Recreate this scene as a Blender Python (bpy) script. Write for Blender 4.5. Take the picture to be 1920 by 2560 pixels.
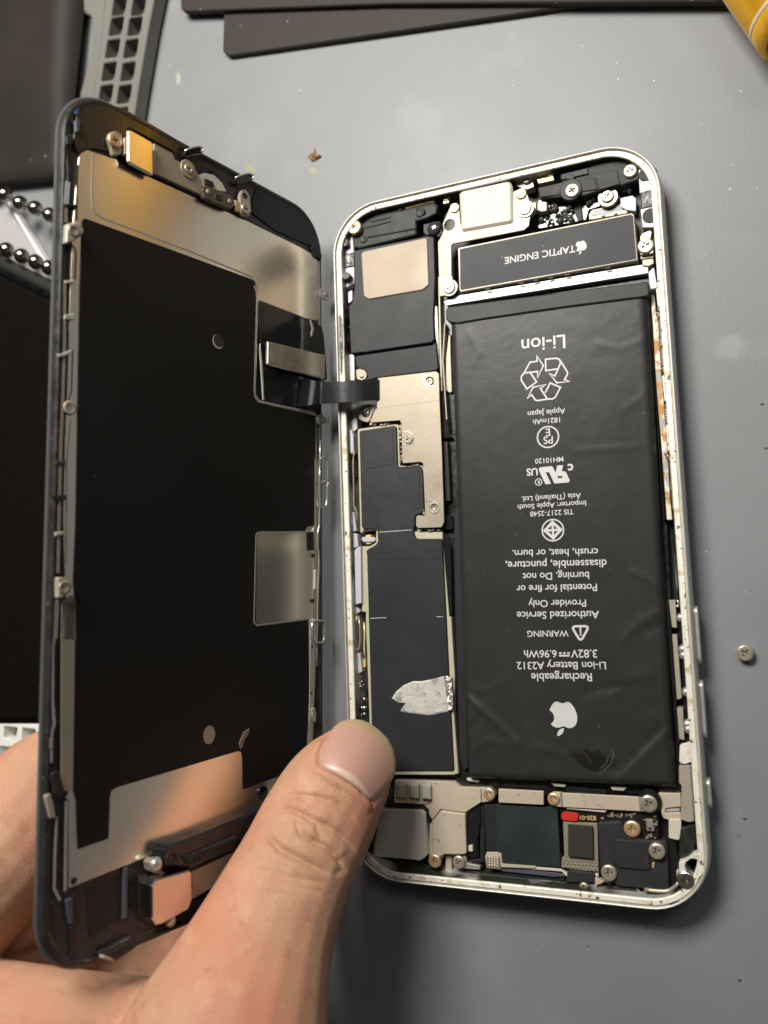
import bpy, bmesh, math, random
from mathutils import Vector, Matrix, noise
from mathutils.geometry import tessellate_polygon
from mathutils.bvhtree import BVHTree

for o in list(bpy.data.objects):
    bpy.data.objects.remove(o, do_unlink=True)
SC = bpy.context.scene
COL = SC.collection
S = 0.001                       # every measure below is in millimetres
random.seed(7)

# ------------------------------------------------------------------ camera
CAM_LOC = Vector((39.837, -13.676, 159.94))
CAM_ROT = Matrix(((0.9218693, 0.0707617, 0.3809852), (-0.0345233, 0.9942736, -0.1011339), (-0.3859600, 0.0800794, 0.9190333)))
FPX = 2061.0
cam = bpy.data.cameras.new('camera')
cam_ob = bpy.data.objects.new('camera', cam)
COL.objects.link(cam_ob)
cam.sensor_fit = 'VERTICAL'
cam.sensor_height = 36.0
cam.sensor_width = 27.0
cam.lens = 36.0 * FPX / 2560.0
cam.clip_start = 0.005
cam.clip_end = 50.0
cam_ob.matrix_world = Matrix.Translation(CAM_LOC * S) @ CAM_ROT.to_4x4()
cam.dof.use_dof = True
cam.dof.focus_distance = 0.157
cam.dof.aperture_fstop = 15.0
SC.camera = cam_ob

# ------------------------------------------------------------------ light
world = bpy.data.worlds.new('World')
SC.world = world
world.use_nodes = True
wn = world.node_tree
bgn = wn.nodes['Background']
tc = wn.nodes.new('ShaderNodeTexCoord')
sep = wn.nodes.new('ShaderNodeSeparateXYZ')
rmp = wn.nodes.new('ShaderNodeValToRGB')
wn.links.new(tc.outputs['Generated'], sep.inputs[0])
wn.links.new(sep.outputs['Z'], rmp.inputs[0])
rmp.color_ramp.elements[0].position = 0.0
rmp.color_ramp.elements[0].color = (0.10, 0.085, 0.07, 1)
rmp.color_ramp.elements[1].position = 0.9
rmp.color_ramp.elements[1].color = (0.50, 0.49, 0.48, 1)
wn.links.new(rmp.outputs[0], bgn.inputs[0])
bgn.inputs[1].default_value = 0.10


def area(name, loc, target, size, power, color, size_y=None):
    l = bpy.data.lights.new(name, 'AREA')
    l.energy = power
    l.color = color
    l.size = size * S
    if size_y:
        l.shape = 'RECTANGLE'
        l.size_y = size_y * S
    ob = bpy.data.objects.new(name, l)
    COL.objects.link(ob)
    ob.location = Vector(loc) * S
    d = Vector(target) - Vector(loc)
    ob.rotation_euler = d.to_track_quat('-Z', 'Y').to_euler()
    return ob


area('ceiling_lamp', (-62, 185, 262), (-20, 20, 0), 135, 1.82, (1.0, 0.96, 0.89), 100)
area('desk_lamp', (210, 260, 440), (20, 20, 0), 120, 0.4, (0.95, 0.97, 1.0), 120)

SC.view_settings.view_transform = 'Standard'
SC.view_settings.look = 'None'
SC.view_settings.exposure = 0.0
SC.view_settings.gamma = 1.0
SC.view_settings.use_curve_mapping = False
SC.render.engine = 'CYCLES'
SC.cycles.use_denoising = True
SC.cycles.max_bounces = 8
SC.cycles.sample_clamp_indirect = 4.0

# ------------------------------------------------------------------ measuring
# places on the photograph are turned into points of the real planes they lie on
CR = {'src': (0, 0, 1), 'c1': (820, 350, 3.77), 'c2': (1100, 380, 2.765), 'c3': (830, 650, 4.74), 'c4': (830, 900, 4.424),
      'c5': (840, 1280, 3.073), 'c6': (1100, 700, 2.676), 'c7': (1100, 1340, 2.514), 'c8': (880, 1900, 3.607),
      'c9': (1240, 1900, 2.86), 'c10': (1560, 1500, 2.911), 'd1': (0, 0, 1.728), 'd2': (80, 200, 2.074),
      'd4': (600, 700, 4.1475), 'd5': (600, 1100, 2.765), 'd6': (60, 700, 2.457), 'd7': (60, 1500, 2.213),
      'd8': (160, 1800, 2.765), 'h': (0, 1700, 1.508), 't1': (1290, 820, 11.06), 't2': (1300, 1120, 10.056),
      'r1': (1580, 700, 3.687), 'k1': (0, 400, 6.146), 'n1': (740, 1700, 5.184), 'l1': (0, 2100, 3.318),
      'th': (560, 1700, 2.572), 'sm': (0, 1700, 7.375), 's4': (700, 350, 5.53), 'top': (400, 0, 1.508)}


def px(crop, pts):
    x0, y0, s = CR[crop]
    return [(x0 + x / s, y0 + y / s) for x, y in pts]


def ray(u, v):
    return CAM_ROT @ Vector(((u - 960) / FPX, (1280 - v) / FPX, -1.0))


class Plane:
    """a frame in mm: origin + rotation; at() gives local coordinates of the point of its plane z=h seen at a pixel"""
    def __init__(self, org, rot):
        self.o = Vector(org)
        self.r = rot
        self.ri = rot.transposed()
        self.c = self.ri @ (CAM_LOC - self.o)

    def at(self, u, v, h):
        d = self.ri @ ray(u, v)
        t = (h - self.c.z) / d.z
        return Vector((self.c.x + d.x * t, self.c.y + d.y * t, h))

    def poly(self, crop, pts, h):
        return [tuple(self.at(u, v, h).xy) for u, v in px(crop, pts)]

    def one(self, crop, x, y, h):
        u, v = px(crop, [(x, y)])[0]
        return self.at(u, v, h)

    def matrix(self):
        return Matrix.Translation(self.o * S) @ self.r.to_4x4()


TABLE = Plane((0, 0, 0), Matrix.Identity(3))
PHONE = TABLE
DISP = Plane((-47.0129, 0.83838, 34.588), Matrix(((0.2370622, 0.0264082, 0.9711355), (-0.0069088, 0.9996510, -0.0254971), (-0.9714699, -0.0006650, 0.2371619))))

# ------------------------------------------------------------------ materials
MATS = {}


def mat(name, color, rough=0.5, metal=0.0, noise_scale=0, noise_amt=0.0, rough_amt=0.0, bump=0.0, bump_scale=None, spec=0.5, **kw):
    if name in MATS:
        return MATS[name]
    m = bpy.data.materials.new(name)
    m.use_nodes = True
    nt = m.node_tree
    b = nt.nodes['Principled BSDF']
    b.inputs['Base Color'].default_value = (*color, 1)
    b.inputs['Roughness'].default_value = rough
    b.inputs['Metallic'].default_value = metal
    b.inputs['Specular IOR Level'].default_value = spec
    for k, v in kw.items():
        b.inputs[k.replace('_', ' ')].default_value = v
    if noise_scale:
        t = nt.nodes.new('ShaderNodeTexCoord')
        n = nt.nodes.new('ShaderNodeTexNoise')
        n.inputs['Scale'].default_value = noise_scale / S
        n.inputs['Detail'].default_value = 5
        nt.links.new(t.outputs['Object'], n.inputs['Vector'])
        if noise_amt:
            mx = nt.nodes.new('ShaderNodeMix')
            mx.data_type = 'RGBA'
            lo = [max(0, c * (1 - noise_amt)) for c in color]
            hi = [min(1, c * (1 + noise_amt)) for c in color]
            mx.inputs[6].default_value = (*lo, 1)
            mx.inputs[7].default_value = (*hi, 1)
            nt.links.new(n.outputs['Fac'], mx.inputs[0])
            nt.links.new(mx.outputs[2], b.inputs['Base Color'])
        if rough_amt:
            mr = nt.nodes.new('ShaderNodeMapRange')
            mr.inputs[1].default_value = 0.3
            mr.inputs[2].default_value = 0.7
            mr.inputs[3].default_value = max(0.02, rough - rough_amt)
            mr.inputs[4].default_value = min(1, rough + rough_amt)
            nt.links.new(n.outputs['Fac'], mr.inputs[0])
            nt.links.new(mr.outputs[0], b.inputs['Roughness'])
        if bump:
            bp = nt.nodes.new('ShaderNodeBump')
            bp.inputs['Strength'].default_value = bump
            bp.inputs['Distance'].default_value = 0.2 * S
            n2 = n
            if bump_scale:
                n2 = nt.nodes.new('ShaderNodeTexNoise')
                n2.inputs['Scale'].default_value = bump_scale / S
                n2.inputs['Detail'].default_value = 4
                nt.links.new(t.outputs['Object'], n2.inputs['Vector'])
            nt.links.new(n2.outputs['Fac'], bp.inputs['Height'])
            nt.links.new(bp.outputs[0], b.inputs['Normal'])
    MATS[name] = m
    return m


def speckle(m, color, scale, lo, hi, seed=0.0, rough=None, rand=1.0):
    """spots of a second colour from a noise, laid over what the material already has"""
    nt = m.node_tree
    b = nt.nodes['Principled BSDF']
    t = nt.nodes.new('ShaderNodeTexCoord')
    mp = nt.nodes.new('ShaderNodeMapping')
    mp.inputs['Location'].default_value = (seed, seed * 1.7, seed * 0.3)
    n = nt.nodes.new('ShaderNodeTexNoise')
    n.inputs['Scale'].default_value = scale / S
    n.inputs['Detail'].default_value = 3
    r = nt.nodes.new('ShaderNodeMapRange')
    r.inputs[1].default_value = lo
    r.inputs[2].default_value = hi
    r.clamp = True
    mx = nt.nodes.new('ShaderNodeMix')
    mx.data_type = 'RGBA'
    nt.links.new(t.outputs['Object'], mp.inputs[0])
    nt.links.new(mp.outputs[0], n.inputs['Vector'])
    nt.links.new(n.outputs['Fac'], r.inputs[0])
    nt.links.new(r.outputs[0], mx.inputs[0])
    old = b.inputs['Base Color']
    if old.is_linked:
        nt.links.new(old.links[0].from_socket, mx.inputs[6])
    else:
        mx.inputs[6].default_value = old.default_value
    mx.inputs[7].default_value = (*color, 1)
    nt.links.new(mx.outputs[2], old)
    return m


ALU = mat('aluminium', (0.66, 0.64, 0.59), 0.45, 0.6, 0.8, 0.05, 0.04)
LEDGE = mat('ledge', (0.70, 0.67, 0.58), 0.5, 0.15, 0.35, 0.08, 0.06)
speckle(LEDGE, (0.10, 0.07, 0.035), 1.1, 0.655, 0.68)
speckle(LEDGE, (0.46, 0.37, 0.20), 0.40, 0.56, 0.70, 0.013)
speckle(LEDGE, (0.07, 0.05, 0.03), 0.55, 0.66, 0.69, 0.021)
INSIDE = mat('inside_metal', (0.44, 0.44, 0.43), 0.42, 0.4, 0.5, 0.15, 0.1)
FLOOR = mat('dark_floor', (0.014, 0.014, 0.014), 0.5, 0, 0.6, 0.3)
BAND = mat('antenna_plastic', (0.66, 0.63, 0.58), 0.5)
BLACKP = mat('black_plastic', (0.020, 0.020, 0.022), 0.45, 0, 0.25, 0.15, 0.03, 0.06, 3.0, 0.2)
BLACKP2 = mat('worn_black_plastic', (0.026, 0.026, 0.026), 0.5, 0, 0.35, 0.3, 0.05, 0.08, 2.0, 0.2)
GLOSS = mat('glossy_black', (0.012, 0.012, 0.013), 0.12, 0, 0.5, 0.3, 0.06)
FILM = mat('shield_film', (0.020, 0.021, 0.024), 0.42, 0, 0.12, 0.15, 0.03, 0.45, 0.22, 0.3)
BATT = mat('battery_pouch', (0.024, 0.024, 0.023), 0.36, 0, 0.12, 0.12, 0.03, 0.22, 0.35, 0.22)
speckle(BATT, (0.13, 0.13, 0.125), 1.5, 0.74, 0.77)
TAPE = mat('battery_tape', (0.027, 0.027, 0.027), 0.45, 0, 0.2, 0.2, 0.03, 0.1, 0.3, 0.2)
LABEL = mat('dark_label', (0.030, 0.030, 0.033), 0.5, 0, 0.1, 0.08, 0.02, spec=0.2)
speckle(LABEL, (0.3, 0.3, 0.3), 1.4, 0.75, 0.77)
INK = mat('white_ink', (0.50, 0.50, 0.48), 0.5)
STEEL = mat('warm_steel', (0.325, 0.28, 0.215), 0.42, 0.4, 0.16, 0.12, 0.07, 0.06, 1.2, 0.3)
speckle(STEEL, (0.30, 0.26, 0.20), 0.9, 0.72, 0.76)
STEELB = mat('brightened_steel', (0.56, 0.475, 0.365), 0.42, 0.3, 0.3, 0.08, 0.05, 0.05, 1.2, 0.4)  # copy of the steel, colour brightened for the dimly lit lower plates
speckle(STEELB, (0.36, 0.30, 0.23), 0.6, 0.62, 0.72)
STEEL2 = mat('brushed_steel', (0.36, 0.32, 0.255), 0.42, 0.25, 0.4, 0.1, 0.06, 0.05, 1.5, 0.25)
MIRROR = mat('bright_steel', (0.66, 0.63, 0.58), 0.28, 0.75, 0.25, 0.08, 0.08)
GOLD = mat('gilt_screw', (0.60, 0.41, 0.24), 0.35, 0.6, 0.8, 0.08, 0.06)
SCREW = mat('nickel_screw', (0.40, 0.35, 0.27), 0.33, 0.55, 0.9, 0.12, 0.08)
CREAM = mat('cream_plastic', (0.52, 0.48, 0.39), 0.5, 0, 0.25, 0.05)
BOARD = mat('cream_solder_mask', (0.42, 0.39, 0.28), 0.5, 0.1, 0.4, 0.12)
PCB = mat('black_circuit_board', (0.010, 0.009, 0.008), 0.3, 0, 0.7, 0.4, 0.1)
GREY = mat('grey_foam', (0.34, 0.33, 0.28), 0.8, 0, 1.2, 0.3, 0, 0.3, 3)
LILAC = mat('white_lilac_plastic', (0.46, 0.45, 0.48), 0.4, 0.1, 0.3, 0.05)
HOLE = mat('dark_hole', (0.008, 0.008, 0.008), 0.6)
RUST = mat('rusty_cream', (0.66, 0.60, 0.48), 0.55, 0, 0.35, 0.15)
speckle(RUST, (0.40, 0.20, 0.05), 0.42, 0.46, 0.56, 0.05)
speckle(RUST, (0.34, 0.32, 0.30), 0.30, 0.55, 0.62, 0.08)
speckle(RUST, (0.16, 0.10, 0.05), 0.6, 0.68, 0.72)
SLUDGE = mat('green_black_corrosion', (0.016, 0.018, 0.014), 0.35, 0, 0.5, 0.3, 0.2, 0.6, 1.0)
speckle(SLUDGE, (0.55, 0.58, 0.42), 0.30, 0.60, 0.70)
GREENF = mat('stained_floor', (0.030, 0.034, 0.022), 0.45, 0.1, 0.3, 0.4)
speckle(GREENF, (0.012, 0.012, 0.010), 0.25, 0.42, 0.55)
WHITEP = mat('torn_white_foil', (0.46, 0.44, 0.41), 0.6, 0.1, 0.6, 0.15, 0.05, 0.4, 1.2)
speckle(WHITEP, (0.24, 0.23, 0.21), 0.45, 0.58, 0.66)
speckle(WHITEP, (0.30, 0.29, 0.27), 1.6, 0.62, 0.70, 0.02)
RED = mat('red_ink_dot', (0.52, 0.028, 0.02), 0.35, 0, 0.5, 0.15)
GOLDINK = mat('gold_ink', (0.75, 0.55, 0.22), 0.4, 0.4)
BLUEISH = mat('blue_grey_tape', (0.065, 0.075, 0.095), 0.3, 0.0, 0.3, 0.15)
CLEAR = mat('clear_plastic', (0.9, 0.88, 0.82), 0.08, 0, IOR=1.45, Transmission_Weight=0.9)


# ------------------------------------------------------------------ mesh helpers
def link_mesh(name, verts, faces, m, parent=None, smooth=False, frame=None):
    me = bpy.data.meshes.new(name)
    me.from_pydata([tuple(Vector(v) * S) for v in verts], [], faces)
    me.update()
    bm = bmesh.new()
    bm.from_mesh(me)
    bmesh.ops.recalc_face_normals(bm, faces=bm.faces)
    bm.to_mesh(me)
    bm.free()
    if m:
        me.materials.append(m)
    if smooth:
        for p in me.polygons:
            p.use_smooth = True
    ob = bpy.data.objects.new(name, me)
    COL.objects.link(ob)
    if parent:
        ob.parent = parent
    elif frame:
        ob.matrix_world = frame.matrix()
    return ob


def thing(name, label, cat, plane=None, group=None, loc=None):
    o = bpy.data.objects.new(name, None)
    o.empty_display_size = 0.01
    COL.objects.link(o)
    if plane:
        o.matrix_world = plane.matrix()
    if loc:
        o.location = Vector(loc) * S
    o['label'] = label
    o['category'] = cat
    if group:
        o['group'] = group
    return o


def tag(o, label, cat, group=None):
    o['label'] = label
    o['category'] = cat
    if group:
        o['group'] = group
    return o


def ccw(p):
    a = sum(p[i][0] * p[(i + 1) % len(p)][1] - p[(i + 1) % len(p)][0] * p[i][1] for i in range(len(p)))
    return list(p) if a > 0 else list(reversed(p))


def fillet(p, r, seg=5):
    if r <= 0:
        return list(p)
    out = []
    n = len(p)
    for i in range(n):
        a, b, c = Vector(p[i - 1]), Vector(p[i]), Vector(p[(i + 1) % n])
        u, w = a - b, c - b
        lu, lw = u.length, w.length
        if lu < 1e-6 or lw < 1e-6:
            continue
        u /= lu
        w /= lw
        ang = math.acos(max(-1, min(1, u.dot(w))))
        if ang > 2.9:
            out.append(tuple(b))
            continue
        d = min(r / math.tan(ang / 2), lu * 0.45, lw * 0.45)
        s, e = b + u * d, b + w * d
        for k in range(seg + 1):
            t = k / seg
            q = s * (1 - t) ** 2 + b * 2 * t * (1 - t) + e * t * t
            out.append(tuple(q))
    return out


def inset(p, d):
    """moves a ccw loop inwards by d"""
    n = len(p)
    out = []
    for i in range(n):
        a, b, c = Vector(p[i - 1]), Vector(p[i]), Vector(p[(i + 1) % n])
        e1, e2 = b - a, c - b
        if e1.length < 1e-7 or e2.length < 1e-7:
            out.append(tuple(b))
            continue
        n1 = Vector((-e1.y, e1.x)).normalized()
        n2 = Vector((-e2.y, e2.x)).normalized()
        m = n1 + n2
        k = 1 + n1.dot(n2)
        m = m / k if k > 0.35 else (n1 + n2).normalized() * 1.5 if (n1 + n2).length > 1e-5 else n1
        out.append(tuple(b + m * d))
    return out


def prism_data(pts, z0, z1, bev=0.1, holes=(), r=0.0, zf=None):
    outer = fillet(ccw(pts), r)
    hs = [list(reversed(ccw(h))) for h in holes]
    loops = [outer] + hs
    V, F = [], []
    bev = min(bev, abs(z1 - z0) * 0.6)
    tops = []
    for lp in loops:
        n = len(lp)
        rings = [(lp, z0), (lp, z1 - bev)] if bev else [(lp, z0)]
        ins = inset(lp, bev) if bev else lp
        rings.append((ins, z1))
        base = len(V)
        for q, z in rings:
            for x, y in q:
                V.append((x, y, z + (zf(x, y) if zf and z != z0 else 0)))
        for k in range(len(rings) - 1):
            for i in range(n):
                j = (i + 1) % n
                F.append((base + k * n + i, base + k * n + j, base + (k + 1) * n + j, base + (k + 1) * n + i))
        tops.append((base, n, len(rings) - 1, ins))
    idx_top, idx_bot = [], []
    for base, n, k, ins in tops:
        idx_top += [base + k * n + i for i in range(n)]
        idx_bot += [base + i for i in range(n)]
    tri = tessellate_polygon([[Vector((x, y, 0)) for x, y in t[3]] for t in tops])
    for a, b, c in tri:
        F.append((idx_top[a], idx_top[b], idx_top[c]))
    tri = tessellate_polygon([[Vector((x, y, 0)) for x, y in lp] for lp in loops])
    for a, b, c in tri:
        F.append((idx_bot[c], idx_bot[b], idx_bot[a]))
    return V, F


def prism(name, pts, z0, z1, m, parent=None, bev=0.1, holes=(), r=0.0, frame=None, zf=None):
    V, F = prism_data(pts, z0, z1, bev, holes, r, zf)
    return link_mesh(name, V, F, m, parent, frame=frame)


def circ(c, r, n=28, ry=None, a0=0.0):
    ry = ry or r
    return [(c[0] + r * math.cos(a0 + 2 * math.pi * i / n), c[1] + ry * math.sin(a0 + 2 * math.pi * i / n)) for i in range(n)]


def merged(name, parts, m, parent=None, smooth=False, frame=None):
    V, F = [], []
    for v, f in parts:
        b = len(V)
        V += v
        F += [tuple(i + b for i in q) for q in f]
    return link_mesh(name, V, F, m, parent, smooth, frame)


def lathe_data(c, prof, n=28, axis='z'):
    V, F = [], []
    for r, z in prof:
        for i in range(n):
            a = 2 * math.pi * i / n
            V.append((c[0] + r * math.cos(a), c[1] + r * math.sin(a), c[2] + z))
    for k in range(len(prof) - 1):
        for i in range(n):
            j = (i + 1) % n
            F.append((k * n + i, k * n + j, (k + 1) * n + j, (k + 1) * n + i))
    F.append(tuple(range(n))[::-1])
    F.append(tuple((len(prof) - 1) * n + i for i in range(n)))
    return V, F


def lathe(name, c, prof, m, parent=None, n=28, smooth=True, frame=None):
    V, F = lathe_data(c, prof, n)
    ob = link_mesh(name, V, F, m, parent, smooth, frame)
    return ob


def tube_data(path, r, n=8):
    V, F = [], []
    P = [Vector(p) for p in path]
    prev = None
    for i, p in enumerate(P):
        d = (P[min(i + 1, len(P) - 1)] - P[max(i - 1, 0)]).normalized()
        a = d.orthogonal().normalized() if prev is None else (prev - d * prev.dot(d)).normalized()
        prev = a
        b = d.cross(a)
        rr = r[i] if isinstance(r, (list, tuple)) else r
        for k in range(n):
            t = 2 * math.pi * k / n
            V.append(tuple(p + a * rr * math.cos(t) + b * rr * math.sin(t)))
    for i in range(len(P) - 1):
        for k in range(n):
            j = (k + 1) % n
            F.append((i * n + k, i * n + j, (i + 1) * n + j, (i + 1) * n + k))
    F.append(tuple(range(n))[::-1])
    F.append(tuple((len(P) - 1) * n + k for k in range(n)))
    return V, F


def screw(c, r, z, m=None, parent=None, ang=0.3, recess=True, h=0.55, name='screw'):
    """a cross-head machine screw: domed rim, flat top with a cross cut into it"""
    m = m or SCREW
    n = 32
    cx, cy = c[0], c[1]
    V, F = [], []
    prof = [(r * 0.98, z - h), (r, z - 0.22 * r), (r * 0.93, z - 0.07 * r), (r * 0.80, z)]
    for rr, zz in prof:
        for i in range(n):
            a = 2 * math.pi * i / n
            V.append((cx + rr * math.cos(a), cy + rr * math.sin(a), zz))
    for k in range(3):
        for i in range(n):
            j = (i + 1) % n
            F.append((k * n + i, k * n + j, (k + 1) * n + j, (k + 1) * n + i))
    L, w = r * 0.52, r * 0.15
    cross = [(L, -w), (L, w), (w, w), (w, L), (-w, L), (-w, w), (-L, w), (-L, -w), (-w, -w), (-w, -L), (w, -L), (w, -w)]
    ca, sa = math.cos(ang), math.sin(ang)
    cr = [(cx + x * ca - y * sa, cy + x * sa + y * ca) for x, y in cross]
    top = [(V[3 * n + i][0], V[3 * n + i][1]) for i in range(n)]
    b = len(V)
    V += [(x, y, z) for x, y in cr]
    deep = [(cx + (x - cx) * 0.6, cy + (y - cy) * 0.6) for x, y in cr]
    V += [(x, y, z - 0.35 * r) for x, y in deep]
    tri = tessellate_polygon([[Vector((x, y, 0)) for x, y in top], [Vector((x, y, 0)) for x, y in reversed(cr)]])
    ids = [3 * n + i for i in range(n)] + [b + 11 - i for i in range(12)]
    for t in tri:
        F.append(tuple(ids[i] for i in t))
    for i in range(12):
        j = (i + 1) % 12
        F.append((b + i, b + j, b + 12 + j, b + 12 + i))
    F.append(tuple(b + 12 + i for i in range(12)))
    return link_mesh(name, V, F, m, parent)


def rrect(w, h, r, seg=10, inset_=0.0):
    w, h, r = w / 2 - inset_, h / 2 - inset_, max(0.2, r - inset_)
    out = []
    for cx, cy, a0 in ((w - r, h - r, 0), (-w + r, h - r, 90), (-w + r, -h + r, 180), (w - r, -h + r, 270)):
        for k in range(seg + 1):
            a = math.radians(a0 + 90 * k / seg)
            out.append((cx + r * math.cos(a), cy + r * math.sin(a)))
    return out


def rings_data(loops, cap0=True, cap1=True):
    V, F = [], []
    n = len(loops[0][0])
    for q, z in loops:
        V += [(x, y, z) for x, y in q]
    for k in range(len(loops) - 1):
        for i in range(n):
            j = (i + 1) % n
            F.append((k * n + i, k * n + j, (k + 1) * n + j, (k + 1) * n + i))
    if cap0:
        F.append(tuple(range(n))[::-1])
    if cap1:
        F.append(tuple((len(loops) - 1) * n + i for i in range(n)))
    return V, F


# ------------------------------------------------------------------ lettering
def text_polys(body, bold=0.0):
    """a line of lettering as flat triangles in its own units: verts, faces"""
    cu = bpy.data.curves.new('lettering', 'FONT')
    cu.body = body
    cu.size = 1.0
    cu.offset = bold
    cu.resolution_u = 4
    ob = bpy.data.objects.new('lettering', cu)
    COL.objects.link(ob)
    bpy.context.view_layer.update()
    dg = bpy.context.evaluated_depsgraph_get()
    me = bpy.data.meshes.new_from_object(ob.evaluated_get(dg))
    V = [tuple(v.co) for v in me.vertices]
    F = [tuple(p.vertices) for p in me.polygons]
    bpy.data.objects.remove(ob, do_unlink=True)
    bpy.data.curves.remove(cu)
    bpy.data.meshes.remove(me)
    return V, F


def text_line(body, pa, pb, zf, bold=0.008, mirror=False, hs=1.0):
    """lettering turned upside down (read from the far side): pa = left end, pb = right end in mm, centre line"""
    V, F = text_polys(body, bold)
    xs = [v[0] for v in V]
    x0, x1 = min(xs), max(xs)
    pa, pb = Vector(pa), Vector(pb)
    w = (pb - pa).length
    k = w / (x1 - x0)
    cap = 0.69
    out = []
    ex = (pb - pa).normalized()
    ey = Vector((-ex.y, ex.x))
    mid = (pa + pb) / 2
    for x, y, _ in V:
        lx = (x - (x0 + x1) / 2) * k
        ly = (y - cap * 0.5) * k * hs
        if mirror:
            lx = -lx
        p = mid - ex * lx - ey * ly
        out.append((p.x, p.y, zf(p.x, p.y)))
    return out, F


def flat_poly(loops, zf):
    allp = [p for l in loops for p in l]
    tri = tessellate_polygon([[Vector((x, y, 0)) for x, y in l] for l in loops])
    return [(x, y, zf(x, y)) for x, y in allp], [tuple(t) for t in tri]


def stroke(pts, w, zf, closed=True):
    """a line of even width with mitred corners, as quads"""
    P = [Vector(p) for p in pts]
    n = len(P)
    L, R = [], []
    for i in range(n):
        if closed or 0 < i < n - 1:
            a, b, c = P[i - 1], P[i], P[(i + 1) % n]
            e1, e2 = (b - a).normalized(), (c - b).normalized()
        elif i == 0:
            e1 = e2 = (P[1] - P[0]).normalized()
            b = P[0]
        else:
            e1 = e2 = (P[-1] - P[-2]).normalized()
            b = P[-1]
        n1, n2 = Vector((-e1.y, e1.x)), Vector((-e2.y, e2.x))
        k = max(0.3, 1 + n1.dot(n2))
        m = (n1 + n2) / k
        L.append(b + m * w / 2)
        R.append(b - m * w / 2)
    V = [(p.x, p.y, zf(p.x, p.y)) for p in L] + [(p.x, p.y, zf(p.x, p.y)) for p in R]
    F = []
    for i in range(n if closed else n - 1):
        j = (i + 1) % n
        F.append((i, j, n + j, n + i))
    return V, F


APPLE = ("M12.152 6.896c-.948 0-2.415-1.078-3.96-1.04-2.04.027-3.91 1.183-4.961 3.014-2.117 3.675-.546 9.103 1.519 12.09 1.013 1.454 2.208 3.09 3.792 3.039 1.52-.065 2.09-.987 3.935-.987 1.831 0 2.35.987 3.96.948 1.637-.026 2.676-1.48 3.676-2.948 1.156-1.688 1.636-3.325 1.662-3.415-.039-.013-3.182-1.221-3.22-4.857-.026-3.04 2.48-4.494 2.597-4.559-1.429-2.09-3.623-2.324-4.39-2.376-2-.156-3.675 1.09-4.61 1.09z",
         "M15.53 3.83c.843-1.012 1.4-2.427 1.245-3.83-1.207.052-2.662.805-3.532 1.818-.78.896-1.454 2.338-1.273 3.714 1.338.104 2.715-.688 3.559-1.701z")


def svg_loop(d):
    import re
    tok = re.findall(r'[Mczlh]|-?\d*\.?\d+', d)
    i, cur, out = 1, None, []
    cur = Vector((float(tok[1]), float(tok[2])))
    i = 3
    out.append(tuple(cur))
    while i < len(tok):
        if tok[i] == 'c':
            i += 1
            continue
        if tok[i] == 'z':
            break
        v = [float(t) for t in tok[i:i + 6]]
        i += 6
        a, b, c = cur + Vector(v[0:2]), cur + Vector(v[2:4]), cur + Vector(v[4:6])
        for k in range(1, 7):
            t = k / 6
            out.append(tuple(cur * (1 - t) ** 3 + a * 3 * t * (1 - t) ** 2 + b * 3 * t * t * (1 - t) + c * t ** 3))
        cur = c
    if (Vector(out[0]) - Vector(out[-1])).length < 1e-3:
        out.pop()
    return out


def apple_mark(c, height, zf, ang=math.pi):
    parts = []
    k = height / 24.0
    for d in APPLE:
        lp = []
        for x, y in svg_loop(d):
            lx, ly = (x - 12) * k, (12 - y) * k
            lp.append((c[0] + lx * math.cos(ang) - ly * math.sin(ang), c[1] + lx * math.sin(ang) + ly * math.cos(ang)))
        parts.append(flat_poly([lp], zf))
    return parts

# ================================================================== the surface
m = mat('silicone_mat', (0.186, 0.192, 0.199), 0.46, 0, 0.035, 0.13, 0.05, 0.16, 1.6, 0.3)
speckle(m, (0.42, 0.43, 0.43), 0.9, 0.745, 0.77, 0.01)
speckle(m, (0.12, 0.12, 0.12), 0.2, 0.745, 0.79, 0.07)
speckle(m, (0.205, 0.214, 0.222), 0.045, 0.58, 0.70, 0.11)
V, F = prism_data([(-420, -380), (420, -380), (420, 420), (-420, 420)], -4, 0, 0)
mat_ob = link_mesh('work_surface', V, F, m)
mat_ob['kind'] = 'structure'

# ================================================================== the opened phone body
PB = thing('phone_body', 'opened silver phone body lying flat with its black battery and circuit board exposed', 'phone', PHONE)


def pp(name, crop, pts, z0, z1, m, r=0.15, bev=0.1, holes=(), parent=None):
    """a part of the phone body whose top face is the traced outline at height z1"""
    hs = [circ(PHONE.one(crop, hx, hy, z1).xy, hr) for hx, hy, hr in holes]
    return prism(name, PHONE.poly(crop, pts, z1), z0, z1, m, parent or PB, bev, hs, r)


def ps(crop, x, y, r, z, m=None, ang=0.3, h=0.7):
    c = PHONE.one(crop, x, y, z)
    return screw((c.x, c.y), r, z, m, PB, ang, h=h)


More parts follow.
